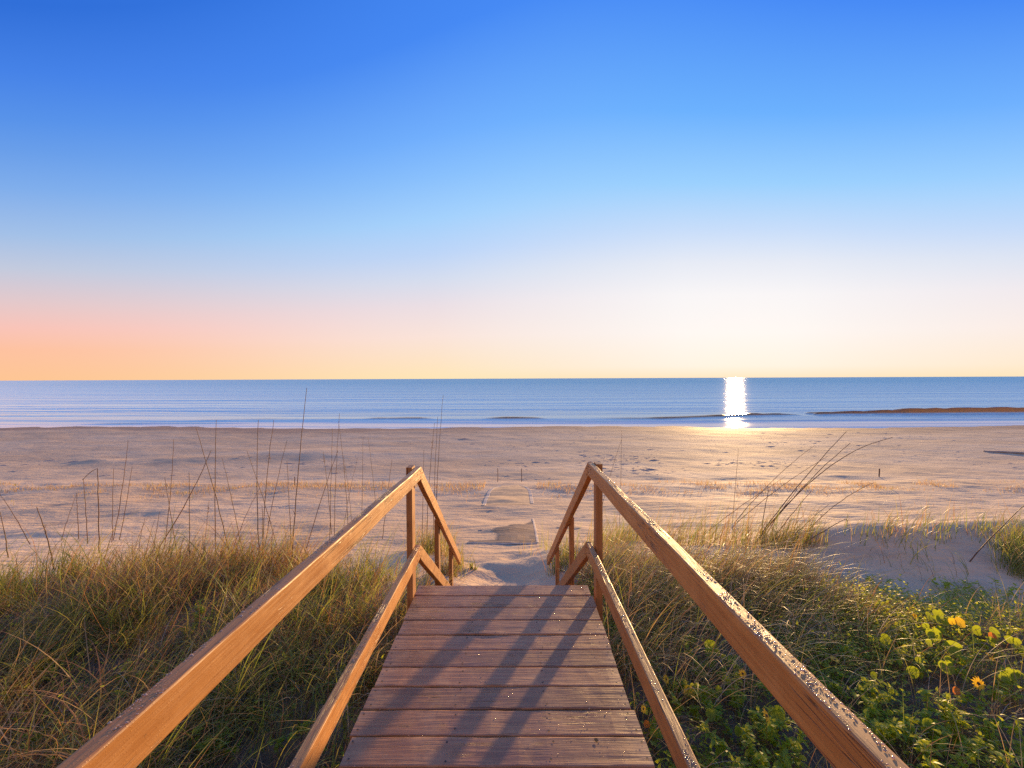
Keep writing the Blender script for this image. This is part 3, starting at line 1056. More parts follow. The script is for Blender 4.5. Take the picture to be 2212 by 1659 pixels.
bx, by, tid, nt_ = scatter_tufts(400, (0.62, 6.0), (2.4, 5.8), rm_far, 18, 0.07)
n = len(bx)
r_ = RNG.random(n)
gr.add(blades(on_ground(bx, by), np.where(r_ < 0.75, RNG.normal(-0.05, 0.6, n), RNG.uniform(0, 6.28, n)), RNG.gamma(9, 0.053, n), RNG.uniform(0.1, 0.5, n), RNG.normal(1.75, 0.4, n),
              RNG.uniform(0.0035, 0.0085, n), pick(n, [0.18, 0.24, 0.28, 0.14, 0.16]), 7, 1.2))
# dry thin tangle over the whole right side
bx, by, tid, nt_ = scatter_tufts(900, (0.6, 7.6), (1.6, 5.7), lambda x, y: right_mask(x, y) * (0.45 + 0.9 * vnoise(x * 1.2, y * 1.2 + 30)), 15, 0.10)
n = len(bx)
gr.add(blades(on_ground(bx, by), RNG.uniform(0, 6.28, n), RNG.gamma(6, 0.028, n), RNG.uniform(0.2, 1.2, n), RNG.normal(1.8, 0.7, n), RNG.uniform(0.002, 0.004, n),
              pick(n, [0.04, 0.08, 0.28, 0.54, 0.06]), 6, 1.0, 1.0, RNG.normal(0, 2.0, n)))
# scattered arching straws nearer
bx, by, tid, nt_ = scatter_tufts(150, (0.7, 6.5), (2.0, 4.6), right_mask, 6, 0.03)
n = len(bx)
gr.add(blades(on_ground(bx, by), RNG.normal(0.1, 0.9, n), RNG.gamma(9, 0.05, n), RNG.uniform(0.1, 0.5, n), RNG.normal(2.0, 0.5, n), RNG.uniform(0.003, 0.006, n),
              pick(n, [0.15, 0.2, 0.3, 0.1, 0.25]), 8, 1.2))
o = gr.build('dune_grass')
tag(o, 'dry tangled grass and twigs right of the boardwalk, leaning right', kind='stuff')


def tuft(label, centres, n, lean=(0.1, 0.6), ln=(10, 0.045), th=(1.1, 0.4), mix=(0.4, 0.32, 0.2, 0.06, 0.02), spread=0.12, w=(0.004, 0.008)):
    p = Pack()
    cs = [hit(*c) for c in centres]
    per = n // len(cs)
    for c in cs:
        x = c.x + RNG.normal(0, spread, per); y = c.y + RNG.normal(0, spread * 0.6, per)
        p.add(blades(on_ground(x, y), RNG.normal(lean[0], lean[1], per), RNG.gamma(ln[0], ln[1], per), RNG.uniform(0, 0.45, per), RNG.normal(th[0], th[1], per),
                     RNG.uniform(*w, per), pick(per, mix), 7, 1.4))
    o = p.build('grass_tuft', loc=cs[0])
    tag(o, label, 'grass tuft', 'grass tufts on the bare dune')


tuft('green grass tuft on the crest of the bare sand dune', [(1880, 1160), (1905, 1157), (1950, 1155), (1985, 1153), (2030, 1151)], 240, (0.15, 0.8), (7, 0.05), (1.6, 0.5), spread=0.24)
tuft('dense green grass tuft at the right edge of the dune face', [(2185, 1195), (2200, 1225), (2215, 1250), (2225, 1180)], 620, (0.4, 1.2), (9, 0.05), (1.2, 0.4), (0.55, 0.3, 0.1, 0.05, 0))
tuft('thin grass tuft along the top of the dune near its right end', [(2090, 1149), (2112, 1150), (2130, 1150), (2150, 1150), (2165, 1150)], 90, (0.2, 0.8), (8, 0.035), (1.4, 0.4))
tuft('grass tuft hugging the foot of the right stair rail', [(1203, 1240), (1212, 1225), (1220, 1205), (1235, 1215)], 300, (1.2, 1.2), (8, 0.04), (0.8, 0.4), (0.35, 0.3, 0.25, 0.1, 0), 0.07)
tuft('grass tuft behind the right handrail end post', [(1320, 1180), (1345, 1170), (1370, 1168), (1300, 1190)], 520, (0.0, 0.8), (9, 0.048), (1.0, 0.4), (0.35, 0.35, 0.2, 0.1, 0))
tuft('dry grass tuft at the foot of the left stair rail', [(975, 1245), (985, 1235), (962, 1240), (990, 1222)], 300, (1.5, 1.6), (8, 0.038), (0.9, 0.5), (0.2, 0.3, 0.35, 0.15, 0), 0.06)
tuft('grass tuft between the two left stair posts', [(925, 1195), (940, 1190), (955, 1200), (900, 1190)], 500, (0.4, 1.0), (9, 0.045), (0.9, 0.4), (0.3, 0.3, 0.25, 0.15, 0), 0.1)
tuft('few green shoots in the sand right of the path mat', [(1173, 1185), (1182, 1188)], 16, (1.5, 0.5), (9, 0.035), (0.3, 0.2), (0.6, 0.3, 0.1, 0, 0), 0.04)
tuft('short sprigs in the sand in front of the path mat', [(1136, 1190), (1120, 1198), (1150, 1200)], 14, (1.5, 1.0), (8, 0.025), (0.4, 0.3), (0.4, 0.3, 0.3, 0, 0), 0.04)
tuft('pale leafy sprig in the shaded sand at the foot of the steps', [(1020, 1228), (1024, 1232)], 26, (0, 3), (7, 0.02), (1.6, 0.5), (0.6, 0.3, 0, 0, 0.1), 0.02, (0.01, 0.02))
tuft('single dry tuft on the dune face beside its crest', [(1700, 1180), (1740, 1178), (1660, 1180)], 420, (0.1, 0.5), (9, 0.05), (1.2, 0.4), (0.3, 0.3, 0.25, 0.1, 0.05))
tuft('flattened dark grass strands lying across the shaded dune face', [(1950, 1215), (2000, 1240), (2050, 1225), (1920, 1260)], 60, (2.6, 0.4), (10, 0.05), (1.75, 0.15), (0.5, 0.25, 0.1, 0.15, 0), 0.25)
tuft('tall loose grass tuft between the right handrail and the leaning stalks', [(1420, 1180), (1470, 1178), (1520, 1176), (1570, 1176), (1620, 1178)], 620, (0.05, 0.6), (10, 0.055), (1.05, 0.45), (0.3, 0.3, 0.25, 0.12, 0.03), 0.16)
tuft('pale curled straw tuft beside the right top rail', [(1790, 1410), (1800, 1400)], 90, (2.6, 0.9), (9, 0.035), (2.4, 0.4), (0, 0.1, 0.2, 0, 0.7), 0.05, (0.004, 0.007))

# low dry growth along the berm
bp = Pack()
x = RNG.uniform(-19, 21, 15000)
y = 14.5 - 0.012 * x + 0.8 * vnoise(x * 0.35, x * 0 + 3) + RNG.normal(0, 0.75, len(x))
keep = (vnoise(x * 0.9, y * 1.4) + vnoise(x * 0.23 + 5, y * 0 + 2) * 0.9 - 0.006 * x) > 0.0
keep &= (np.abs(x + 0.12) > 0.9)
x, y = x[keep], y[keep]; n = len(x)
bp.add(blades(on_ground(x, y), RNG.uniform(0, 6.28, n), RNG.gamma(5, 0.025, n), RNG.uniform(0.0, 0.5, n), RNG.normal(0.8, 0.4, n), RNG.uniform(0.007, 0.014, n), pick(n, [0.0, 0.08, 0.8, 0.12, 0]), 3, 1.2))
x = RNG.uniform(-14, 18, 1500); y = RNG.uniform(9, 14, 1500)
keep = vnoise(x * 1.5 + 60, y * 1.5) > 0.2
x, y = x[keep], y[keep]; n = len(x)
bp.add(blades(on_ground(x, y), RNG.uniform(0, 6.28, n), RNG.gamma(5, 0.026, n), RNG.uniform(0.0, 0.5, n), RNG.normal(0.8, 0.4, n), RNG.uniform(0.004, 0.008, n), pick(n, [0.05, 0.2, 0.6, 0.15, 0]), 3, 1.2))
tag(bp.build('berm_grass'), 'low orange dry grass along the sand berm across the beach', kind='stuff')


# ------------------------------------------------------------------ sea oat stalks, one by one
def tube(path, r0, r1, k=5):
    path = np.asarray(path, float); n = len(path)
    t = np.gradient(path, axis=0); t /= np.linalg.norm(t, axis=1)[:, None]
    ref = np.array([0.0, 1.0, 0.0])
    a_ = np.cross(t, ref); a_ /= np.linalg.norm(a_, axis=1)[:, None]
    b_ = np.cross(t, a_)
    r = np.linspace(r0, r1, n)
    ang = np.arange(k) * 2 * math.pi / k
    V_ = path[:, None, :] + r[:, None, None] * (np.cos(ang)[None, :, None] * a_[:, None, :] + np.sin(ang)[None, :, None] * b_[:, None, :])
    idx = np.arange(n * k).reshape(n, k)
    A, B = idx[:-1], idx[1:]
    return V_.reshape(-1, 3), np.stack([A, np.roll(A, -1, 1), np.roll(B, -1, 1), B], -1).reshape(-1, 4)


# (base, top, sideways bow, thickness, seed-head position 0..1 or None, label)
oats = [
    ((631, 1215), (663, 838), 4, 4.2, None, 'tallest sea oat stalk of all, rising straight up to the horizon on the left'),
    ((940, 1150), (957, 853), 2, 3.8, None, 'tallest sea oat stalk behind the left stair rail, crossing the sea'),
    ((936, 1160), (945, 900), 1, 3.5, None, 'second tallest sea oat stalk behind the left stair rail, beside the tallest one'),
    ((922, 1165), (939, 914), 3, 3.4, 0.86, 'sea oat stalk with a seed head left of the pair above the left stair rail'),
    ((913, 1160), (916, 972), 1, 3.2, None, 'short thin sea oat stalk just right of the left end post'),
    ((466, 1205), (467, 907), 2, 4.2, None, 'upright dark sea oat stalk crossed at its middle by two leaning ones'),
    ((499, 1208), (423, 925), -4, 4.2, None, 'long sea oat stalk leaning left across the upright dark stalk'),
    ((330, 1200), (456, 973), -8, 4.6, None, 'thick dark sea oat stalk leaning far to the right, left of centre'),
    ((355, 1185), (375, 949), -3, 3.6, None, 'tall upright sea oat stalk crossing the thick right-leaning one near its foot'), ((385, 1208), (356, 1031), 0, 3.6, None, 'left-leaning bare sea oat stalk crossing the tall upright one beside it'),
    ((409, 1236), (409, 1020), 0, 3.4, None, 'perfectly upright short sea oat stalk left of the long left-leaning one'), ((561, 1233), (557, 907), 3, 3.6, None, 'tall upright bare sea oat stalk just left of the golden-seeded one'),
    ((601, 1190), (533, 973), -3, 3.6, None, 'left-leaning sea oat stalk crossing behind the tall golden-seeded one'),
    ((567, 1205), (592, 907), 5, 3.8, 0.8, 'tall sea oat stalk with a hanging golden seed head left of the tallest stalk'),
    ((631, 1207), (620, 995), 0, 3.2, None, 'shorter sea oat stalk sharing its foot with the tallest stalk'), ((570, 1196), (620, 951), 4, 3.2, None, 'thin right-leaning sea oat stalk fanning out right of the golden-seeded one'),
    ((520, 1175), (480, 991), -2, 3.8, 0.6, 'left leaning sea oat stalk with a small ragged seed head half way up'),
    ((656, 1205), (730, 973), 3, 3.4, None, 'right-leaning sea oat stalk starting just right of the tallest stalk'),
    ((716, 1155), (698, 976), -2, 3.8, 0.93, 'sea oat stalk topped by a dark seed head, right of the tallest stalk'),
    ((712, 1165), (718, 925), 0, 3.2, None, 'upright sea oat stalk just right of the dark-seeded one'), ((722, 1165), (733, 892), 2, 3.2, None, 'second sea oat stalk right of the dark-seeded one, reaching into the water'),
    ((752, 1140), (731, 910), -3, 3.4, 0.55, 'sea oat stalk with a tiny seed tuft close to the left top rail'),
    ((782, 1110), (784, 945), 0, 3.2, None, 'upright sea oat stalk rising behind the left top rail, left of two'), ((812, 1095), (795, 945), -1, 3.4, None, 'left-leaning sea oat stalk rising behind the left top rail, right of two'),
    ((826, 1165), (847, 993), 1, 3.2, None, 'lone right-leaning sea oat stalk nearest the left side of the end post'), ((760, 1135), (742, 985), -2, 2.6, None, 'faint short left-leaning sea oat stalk just above the left top rail'), ((742, 1140), (772, 990), 2, 2.4, None, 'faint short right-leaning sea oat stalk just above the left top rail'),
    ((214, 1195), (211, 1012), 0, 4.8, None, 'snapped sea oat stalk with its top folded down to the left'),
    ((189, 1175), (180, 1035), -1, 4.0, None, 'upright sea oat stalk immediately left of the snapped one'), ((170, 1165), (165, 1064), 0, 3.8, None, 'short upright sea oat stalk, second to the left of the snapped one'),
    ((117, 1230), (80, 1094), -3, 5.0, 0.7, 'stout leaning sea oat stalk with a pale seed scrap near the left edge'),
    ((66, 1176), (0, 1068), -3, 3.8, None, 'sea oat stalk leaning left out of the picture at the left edge'),
    ((242, 1172), (245, 1011), 0, 3.4, None, 'left upright one of three sea oat stalks right of the snapped stalk'), ((244, 1168), (277, 951), -3, 3.6, None, 'tallest of three sea oat stalks right of the snapped stalk'), ((257, 1168), (285, 1008), -2, 3.6, None, 'right one of three sea oat stalks right of the snapped stalk'),
    ((18, 1205), (0, 1105), -2, 4.4, None, 'lowest sea oat stalk cut by the left edge of the view'), ((132, 1168), (165, 1070), 2, 2.8, None, 'thin pale sea oat stalk leaning right, left of the snapped stalk group'), ((505, 1180), (561, 1053), 3, 3.0, None, 'low sea oat stalk slanting right below the ragged seed head'),
    ((440, 1190), (452, 1080), 0, 3.0, 0.9, 'short dead sea oat stem with curled brown leaves in the left grass'),
    ((568, 1215), (566, 1092), 0, 3.6, None, 'short stout sea oat stem at the foot of the golden-seeded stalk'), ((328, 1200), (345, 1105), 0, 3.2, None, 'short sea oat stem beside the foot of the thick right-leaning stalk'), ((300, 1185), (313, 1120), 2, 3.0, None, 'shortest thin sea oat stem, left of the thick right-leaning stalk'),
    ((1628, 1174), (1828, 933), 10, 4.4, None, 'longest straight sea oat stalk leaning right behind the right handrail'),
    ((1636, 1167), (1929, 945), 42, 4.2, None, 'sea oat stalk arching far over to the right above the open beach'),
    ((1640, 1160), (1837, 958), 12, 4.4, None, 'right-leaning sea oat stalk close beside the longest straight one'), ((1584, 1132), (1760, 962), 12, 3.6, None, 'thin right-leaning sea oat stalk, upper one left of the dense bundle'), ((1577, 1142), (1788, 986), 10, 3.8, None, 'slanting sea oat stalk crossing the dense right bundle from the left'),
    ((1529, 1146), (1696, 1030), 6, 3.6, None, 'low right-leaning sea oat stalk nearest the right top rail'), ((1650, 1160), (1728, 1050), 3, 3.8, None, 'short dark sea oat stem inside the right-leaning bundle, left of two'), ((1665, 1170), (1752, 1062), 3, 3.6, None, 'short dark sea oat stem inside the right-leaning bundle, right of two'),
    ((1582, 1130), (1595, 969), 0, 3.0, None, 'lone upright sea oat stalk behind the right handrail'),
    ((1731, 1160), (1887, 1043), 14, 3.2, None, 'thin sea oat stalk arching right above the dune crest tuft'), ((1705, 1192), (1825, 1121), 4, 3.8, None, 'bent sea oat stalk with a hooked tip low over the dune crest'),
    ((1690, 1180), (1790, 1090), 4, 3.0, None, 'thin low sea oat stalk between the bundle and the hooked one'), ((1640, 1165), (1660, 1057), 0, 4.2, None, 'short almost upright dark stem at the root of the right-leaning bundle'),
    ((2092, 1213), (2225, 1080), 5, 4.0, None, 'sea oat stalk leaning right across the dune face at the right edge'),
    ((1290, 1140), (1342, 950), 3, 2.6, None, 'thin leaning sea oat stalk just right of the right end post'),
    ((1338, 1155), (1343, 930), 0, 2.4, None, 'very thin upright sea oat stalk behind the right top rail'),
]
for i, (b, tp, bow, th, seed, lab) in enumerate(oats):
    g = hit(b[0], b[1])
    g.z -= 0.02
    d_top = g.y + random.uniform(-0.1, 0.15)
    T = at(tp[0], tp[1], d_top)
    nseg = 12
    f = np.linspace(0, 1, nseg)[:, None]
    P0, P1 = np.array(g), np.array(T)
    path = P0 + (P1 - P0) * f
    bw = bow * g.y / F
    path[:, 2] += abs(bw) * 4 * (f * (1 - f))[:, 0] * (1 if bow > 8 else 0)
    path[:, 0] -= bw * 4 * (f * (1 - f))[:, 0] * (0 if bow > 8 else 1)
    path += RNG.normal(0, 0.0025, path.shape)
    if lab.startswith('snapped'):
        tip = np.array(at(178, 1037, d_top))
        path = np.concatenate([path, path[-1] + (tip - path[-1]) * np.linspace(0.25, 1, 4)[:, None] ** 1.0 + np.array([[0, 0, .02], [0, 0, .025], [0, 0, .015], [0, 0, 0]])])
    if lab.startswith('bent'):
        path = np.concatenate([path, path[-1] + np.array([[0.02, 0, 0.005], [0.035, 0, -0.02], [0.04, 0, -0.06]])])
    path = path - P0
    r0 = th * 0.0018
    Vt, Ft = tube(path, r0, r0 * 0.45)
    # nodes and sheath scraps belong to the same stalk
    me = np_mesh('sea_oat_stalk', Vt, Ft)
    o = link_obj('sea_oat_stalk', me, [M['stalk']], loc=g)
    tag(o, lab, 'sea oat', 'sea oat stalks in the left grass' if b[0] < 1000 else 'sea oat stalks in the right grass')
    if seed is not None:
        k = int(seed * (len(path) - 1))
        cpt = path[k]
        m_ = 22
        bs = cpt[None] + np.stack([RNG.normal(0, 0.006, m_), RNG.normal(0, 0.006, m_), RNG.uniform(-0.07, 0.07, m_)], -1)
        vfm = blades(bs, RNG.uniform(0, 6.28, m_), RNG.uniform(0.03, 0.06, m_), RNG.uniform(0.8, 1.5, m_), RNG.uniform(2.2, 3.0, m_), RNG.uniform(0.007, 0.013, m_), np.zeros(m_, int), 3, 1.0)
        link_obj('seed_head', np_mesh('seed_head', vfm[0], vfm[1], True), [M['seed']], o)
    elif i % 3 == 0:
        k = int(0.35 * (len(path) - 1))
        bs = np.repeat(path[k][None], 2, 0)
        vfm = blades(bs, np.array([0.2, 2.8]) + random.uniform(-0.5, 0.5), np.array([0.16, 0.22]), np.array([0.2, 0.15]), np.array([2.4, 2.0]), np.array([0.005, 0.006]), np.zeros(2, int), 6, 1.2)
        link_obj('dry_leaf', np_mesh('dry_leaf', vfm[0], vfm[1], True), [M['stalk']], o)


# ------------------------------------------------------------------ leafy plants, flowers, round-leaved vines
def leaf_mesh(name, ln, wd, fold, droop, mat):
    """pointed leaf along +x, folded along its midrib, tip drooping"""
    xs_ = [0, 0.2, 0.5, 0.8, 1.0]
    ws = [0.12, 0.8, 1.0, 0.55, 0.02]
    V_, F_ = [], []
    for x_, w_ in zip(xs_, ws):
        z = -droop * ln * x_ * x_
        V_ += [(x_ * ln, -w_ * wd / 2, z + fold * w_ * wd / 2), (x_ * ln, 0, z), (x_ * ln, w_ * wd / 2, z + fold * w_ * wd / 2)]
    for k in range(4):
        b_ = 3 * k
        F_ += [(b_, b_ + 3, b_ + 4, b_ + 1), (b_ + 1, b_ + 4, b_ + 5, b_ + 2)]
    me_ = np_mesh(name, V_, np.array(F_), True)
    me_.materials.append(mat)
    return me_


LEAVES = [leaf_mesh('leaf', 0.062, 0.030, 0.35, 0.25, M['leaf']), leaf_mesh('leaf', 0.050, 0.026, 0.5, 0.35, M['leafy']), leaf_mesh('leaf', 0.078, 0.036, 0.25, 0.3, M['leaf'])]


def round_mesh(name, r, mat, seed):
    rg = np.random.default_rng(seed)
    k = 18
    V_ = [(0, 0, 0)]
    for ring, rr in enumerate((0.55, 1.0)):
        for j in range(k):
            t = 2 * math.pi * j / k
            nt__ = 1 - 0.28 * math.exp(-((t - math.pi) / 0.28) ** 2) * (ring == 1)
            wob = 1 + 0.05 * math.sin(3 * t + seed) + rg.normal(0, 0.012)
            V_.append((rr * r * math.cos(t) * nt__ * wob, rr * r * math.sin(t) * nt__ * wob * 0.95, 0.16 * r * rr ** 2 + 0.05 * r * math.cos(2 * t + seed) * ring))
    F1 = [(0, 1 + j, 1 + (j + 1) % k) for j in range(k)]
    F2 = [(1 + j, 1 + k + j, 1 + k + (j + 1) % k, 1 + (j + 1) % k) for j in range(k)]
    me_ = np_mesh(name, V_, [np.array(F1), np.array(F2)], True)
    me_.materials.append(mat)
    return me_


ROUND = [round_mesh('round_leaf', 1.0, M['round'], s) for s in (1, 2, 3)]
ROUNDY = round_mesh('round_leaf', 1.0, M['roundy'], 5)
TURNED = round_mesh('round_leaf', 1.0, M['autumn'], 6)


def orient(o, normal, spin=None):
    q = Vector(normal).to_track_quat('Z', 'Y')
    o.rotation_mode = 'QUATERNION'
    o.rotation_quaternion = q @ Matrix.Rotation(random.uniform(0, 6.28) if spin is None else spin, 3, 'Z').to_quaternion()


def leafy_plant(label, px, py, n_stem, n_leaf, height, spread, extra=0, flowers=(), name='leafy_plant', cat='leafy plant', group='leafy green plants in the dune growth'):
    g = hit(px, py)
    root = link_obj(name, None, loc=g)
    tag(root, label, cat, group)
    stemV, stemF, ns_ = [], [], 0
    sites = []
    for k in range(n_stem):
        a_ = random.uniform(0, 6.28); r_ = spread * math.sqrt(random.random())
        bx_, by_ = r_ * 0.5 * math.cos(a_), r_ * 0.5 * math.sin(a_)
        tx, ty = bx_ + r_ * 0.7 * math.cos(a_), by_ + r_ * 0.7 * math.sin(a_)
        bz = float(terrain(g.x + bx_, g.y + by_)) - g.z
        h_ = height * random.uniform(0.55, 1.1)
        f_ = np.linspace(0, 1, 6)[:, None]
        pth_ = np.array([bx_, by_, bz - 0.01]) + f_ * np.array([tx - bx_, ty - by_, 0]) + np.array([0, 0, 1.0]) * h_ * f_ ** 0.8
        v_, ff_ = tube(pth_, 0.0028, 0.0014, 4)
        stemV.append(v_); stemF.append(ff_ + ns_); ns_ += len(v_)
        sites.append(pth_)
    tag(link_obj('stem', np_mesh('stem', np.concatenate(stemV), np.concatenate(stemF)), [M['stem']], root), kind='stuff')
    if py > 1460 and px > 1350:
        n_leaf = int(n_leaf * 1.5); extra = int(extra * 1.6)
    for k in range(n_leaf):
        pth_ = random.choice(sites)
        f_ = random.uniform(0.35, 1.0) ** 0.6
        q = f_ * 5; i0 = min(4, int(q)); p_ = pth_[i0] + (pth_[i0 + 1] - pth_[i0]) * (q - i0)
        lo = link_obj('leaf', random.choice(LEAVES), (), root)
        lo.location = p_
        s_ = random.uniform(0.6, 1.15) * (1.15 - 0.35 * f_)
        lo.scale = (s_, s_, s_)
        lo.rotation_euler = (random.uniform(-0.6, 0.6), random.uniform(-0.75, 0.35), random.uniform(0, 6.28))
    if extra:
        pts_ = np.array([random.choice(sites)[random.randint(1, 5)] for _ in range(extra)]) + RNG.normal(0, 0.02, (extra, 3))
        vfm_ = blades(pts_, RNG.uniform(0, 6.28, extra), RNG.uniform(0.025, 0.06, extra), RNG.uniform(0.5, 1.5, extra), RNG.uniform(1.2, 2.3, extra), RNG.uniform(0.014, 0.026, extra), pick(extra, [0.6, 0.4]), 3, 1.0)
        oo = link_obj('small_leaves', np_mesh('small_leaves', vfm_[0], vfm_[1], True, vfm_[2]), [M['leaf'], M['leafy']], root)
        tag(oo, kind='stuff')
    for (fx, fy, face, size) in flowers:
        P_ = at(fx, fy, g.y - 0.16) - g
        add_flower(root, P_, face, size)
    return root


def add_flower(root, P_, face, size):
    fl = link_obj('flower_head', None, None or (), root)
    fl.location = P_
    orient(fl, face)
    n_ = 13
    V_, F_ = [], []
    for k in range(n_):
        t = 2 * math.pi * k / n_ + random.uniform(-0.08, 0.08)
        c_, s_ = math.cos(t), math.sin(t)
        r0_, r1_, r2_ = 0.20, 0.65, 1.0 * random.uniform(0.88, 1.05)
        b0 = len(V_)
        for (rr, ww, zz) in ((r0_, 0.08, 0.02), (r1_, 0.16, 0.10), (r2_, 0.03, 0.02 + random.uniform(-0.12, 0.08))):
            V_ += [((rr * c_ - ww * s_) * size, (rr * s_ + ww * c_) * size, zz * size), ((rr * c_ + ww * s_) * size, (rr * s_ - ww * c_) * size, zz * size)]
        F_ += [(b0, b0 + 1, b0 + 3, b0 + 2), (b0 + 2, b0 + 3, b0 + 5, b0 + 4)]
    link_obj('petals', np_mesh('petals', V_, np.array(F_), True), [M['petal']], fl)
    d_ = dome_v * size * 0.27 + np.array([0, 0, 0.02 * size])
    link_obj('disc', np_mesh('disc', d_, dome_f, True), [M['disc']], fl)
    base = Vector(P_)
    v_, f_ = tube(np.array([[0.0, 0.0, -0.002], [0, 0, -0.03], [0.005, 0, -0.07], [0.005, 0, -0.16]]), 0.0018, 0.0018, 4)
    so_ = link_obj('flower_stalk', np_mesh('flower_stalk', v_, f_), [M['stem']], root)
    so_.location = base


CAMV = Vector((0, -1, 0.5))
leafy_plant('sunflower bush with one orange-yellow bloom between the right rails, nearest the camera', 1620, 1650, 16, 150, 0.22, 0.30, 160,
            [(1655, 1546, (0.7, -0.5, 0.5), 0.040)], 'beach_sunflower', 'sunflower bush', 'beach sunflowers right of the boardwalk')
leafy_plant('green bushy growth between the two right rails, just behind the nearest sunflower bush', 1590, 1560, 12, 110, 0.20, 0.28, 110)
leafy_plant('low leafy growth between the two right rails at the bottom edge', 1690, 1700, 12, 90, 0.18, 0.26, 100)
leafy_plant('bright leafy bush against the outer side of the right top rail near the bottom', 1905, 1590, 14, 150, 0.22, 0.28, 140)
leafy_plant('bright large-leaved bush in the bottom right, outside the right top rail', 2010, 1640, 16, 170, 0.26, 0.34, 140)
leafy_plant('dark leafy bush in the bottom right corner of the view', 2150, 1665, 14, 130, 0.20, 0.34, 120)
leafy_plant('leafy growth at the outer side of the right rail where it leaves the bottom', 2040, 1730, 12, 110, 0.2, 0.35, 100)
leafy_plant('small sunflower plant with one bloom close beside the deck edge', 1440, 1490, 7, 42, 0.18, 0.15, 20,
            [(1438.5, 1467, (0.6, -0.6, 0.5), 0.034)], 'beach_sunflower', 'sunflower bush', 'beach sunflowers right of the boardwalk')
leafy_plant('thin sunflower sprig with a small bloom between deck and lower right rail', 1391, 1560, 4, 16, 0.16, 0.08, 0,
            [(1390, 1531, (0.5, -0.7, 0.5), 0.026)], 'beach_sunflower', 'sunflower bush', 'beach sunflowers right of the boardwalk')
leafy_plant('sunflower plant with a small bloom just under the right top rail', 1604, 1480, 8, 46, 0.18, 0.2, 30,
            [(1604, 1455, (0.2, -0.8, 0.5), 0.034)], 'beach_sunflower', 'sunflower bush', 'beach sunflowers right of the boardwalk')
leafy_plant('sunflower plant whose bloom shows its dark centre, right of the vine leaves', 2110, 1500, 9, 70, 0.2, 0.22, 40,
            [(2113.5, 1476.5, (-0.05, -0.9, 0.4), 0.046)], 'beach_sunflower', 'sunflower bush', 'beach sunflowers right of the boardwalk')
leafy_plant('sunflower plant carrying two ragged side-turned blooms at the right', 2148, 1450, 6, 34, 0.18, 0.16, 20,
            [(2138, 1418, (0.5, -0.5, 0.7), 0.036), (2148, 1426, (0.8, -0.4, 0.5), 0.034)], 'beach_sunflower', 'sunflower bush', 'beach sunflowers right of the boardwalk')
leafy_plant('sunflower plant with a bloom seen from the side beside the pale curled straw', 1803, 1455, 7, 44, 0.17, 0.18, 24,
            [(1803, 1425, (0.2, -0.1, 1.0), 0.036)], 'beach_sunflower', 'sunflower bush', 'beach sunflowers right of the boardwalk')
leafy_plant('sunflower plant with a tiny bloom at the foot of the bare dune face', 1975, 1350, 8, 60, 0.16, 0.26, 40,
            [(1976, 1330, (0.2, -0.8, 0.5), 0.026)], 'beach_sunflower', 'sunflower bush', 'beach sunflowers right of the boardwalk')
for (px, py, a_, lab) in (
        (1900, 1335, 90, 'green leafy patch where the arching grass meets the foot of the dune'),
        (2075, 1375, 100, 'green leafy patch behind the round yellow leaves at the right'),
        (2170, 1395, 100, 'green leafy patch at the right edge below the dark dune growth'),
        (1960, 1425, 90, 'green leafy patch in the middle of the dry right-hand growth'),
        (1890, 1430, 70, 'small green patch right of the pale curled straw tuft'),
        (1560, 1400, 50, 'sparse green sprigs under the middle of the right top rail'),
        (1500, 1440, 60, 'leafy sprigs half way along the lower right rail'),
        (1470, 1390, 40, 'thin sprigs behind the lower right rail, next to the arching grass'),
        (1840, 1520, 60, 'low sprigs against the right top rail below the pale straw'),
        (2060, 1560, 50, 'sparse sprigs in the dark hollow above the bottom right bush'),
        (2185, 1490, 50, 'low leafy sprigs at the right edge under the twin round leaves'),
        (1480, 1560, 45, 'sprigs in the shade outside the lower right rail near the bottom'),
        (1410, 1640, 40, 'low sprigs beside the nearest deck board'),
        (2160, 1300, 80, 'dark green bushy plant on the dune face at the right edge'),
        (2050, 1290, 36, 'dark small-leaved plant at the base of the dune face'),
        (1880, 1270, 30, 'small dark plant at the left foot of the dune face'),
        (500, 1590, 30, 'small leafy sprig left of the lower left rail near the bottom'),
        (480, 1625, 34, 'leafy plant right of the left top rail at the bottom'),
        (640, 1610, 22, 'leafy sprig against the outer side of the lower left rail'),
        (300, 1500, 50, 'green weed patch in the shade beside the left top rail'),
        (120, 1640, 50, 'green weed patch in the bottom left corner'),
        (420, 1360, 60, 'dark green weed patch in the left grass above the top rail'),
        (60, 1480, 50, 'green weed patch at the left edge'),
        (220, 1590, 40, 'weed patch just above the left top rail at the bottom'),
        (760, 1470, 36, 'green sprigs under the deck edge on the left')):
    leafy_plant(lab, px, py, max(4, a_ // 8), a_, 0.17, 0.10 + a_ * 0.0022, a_ // 2)

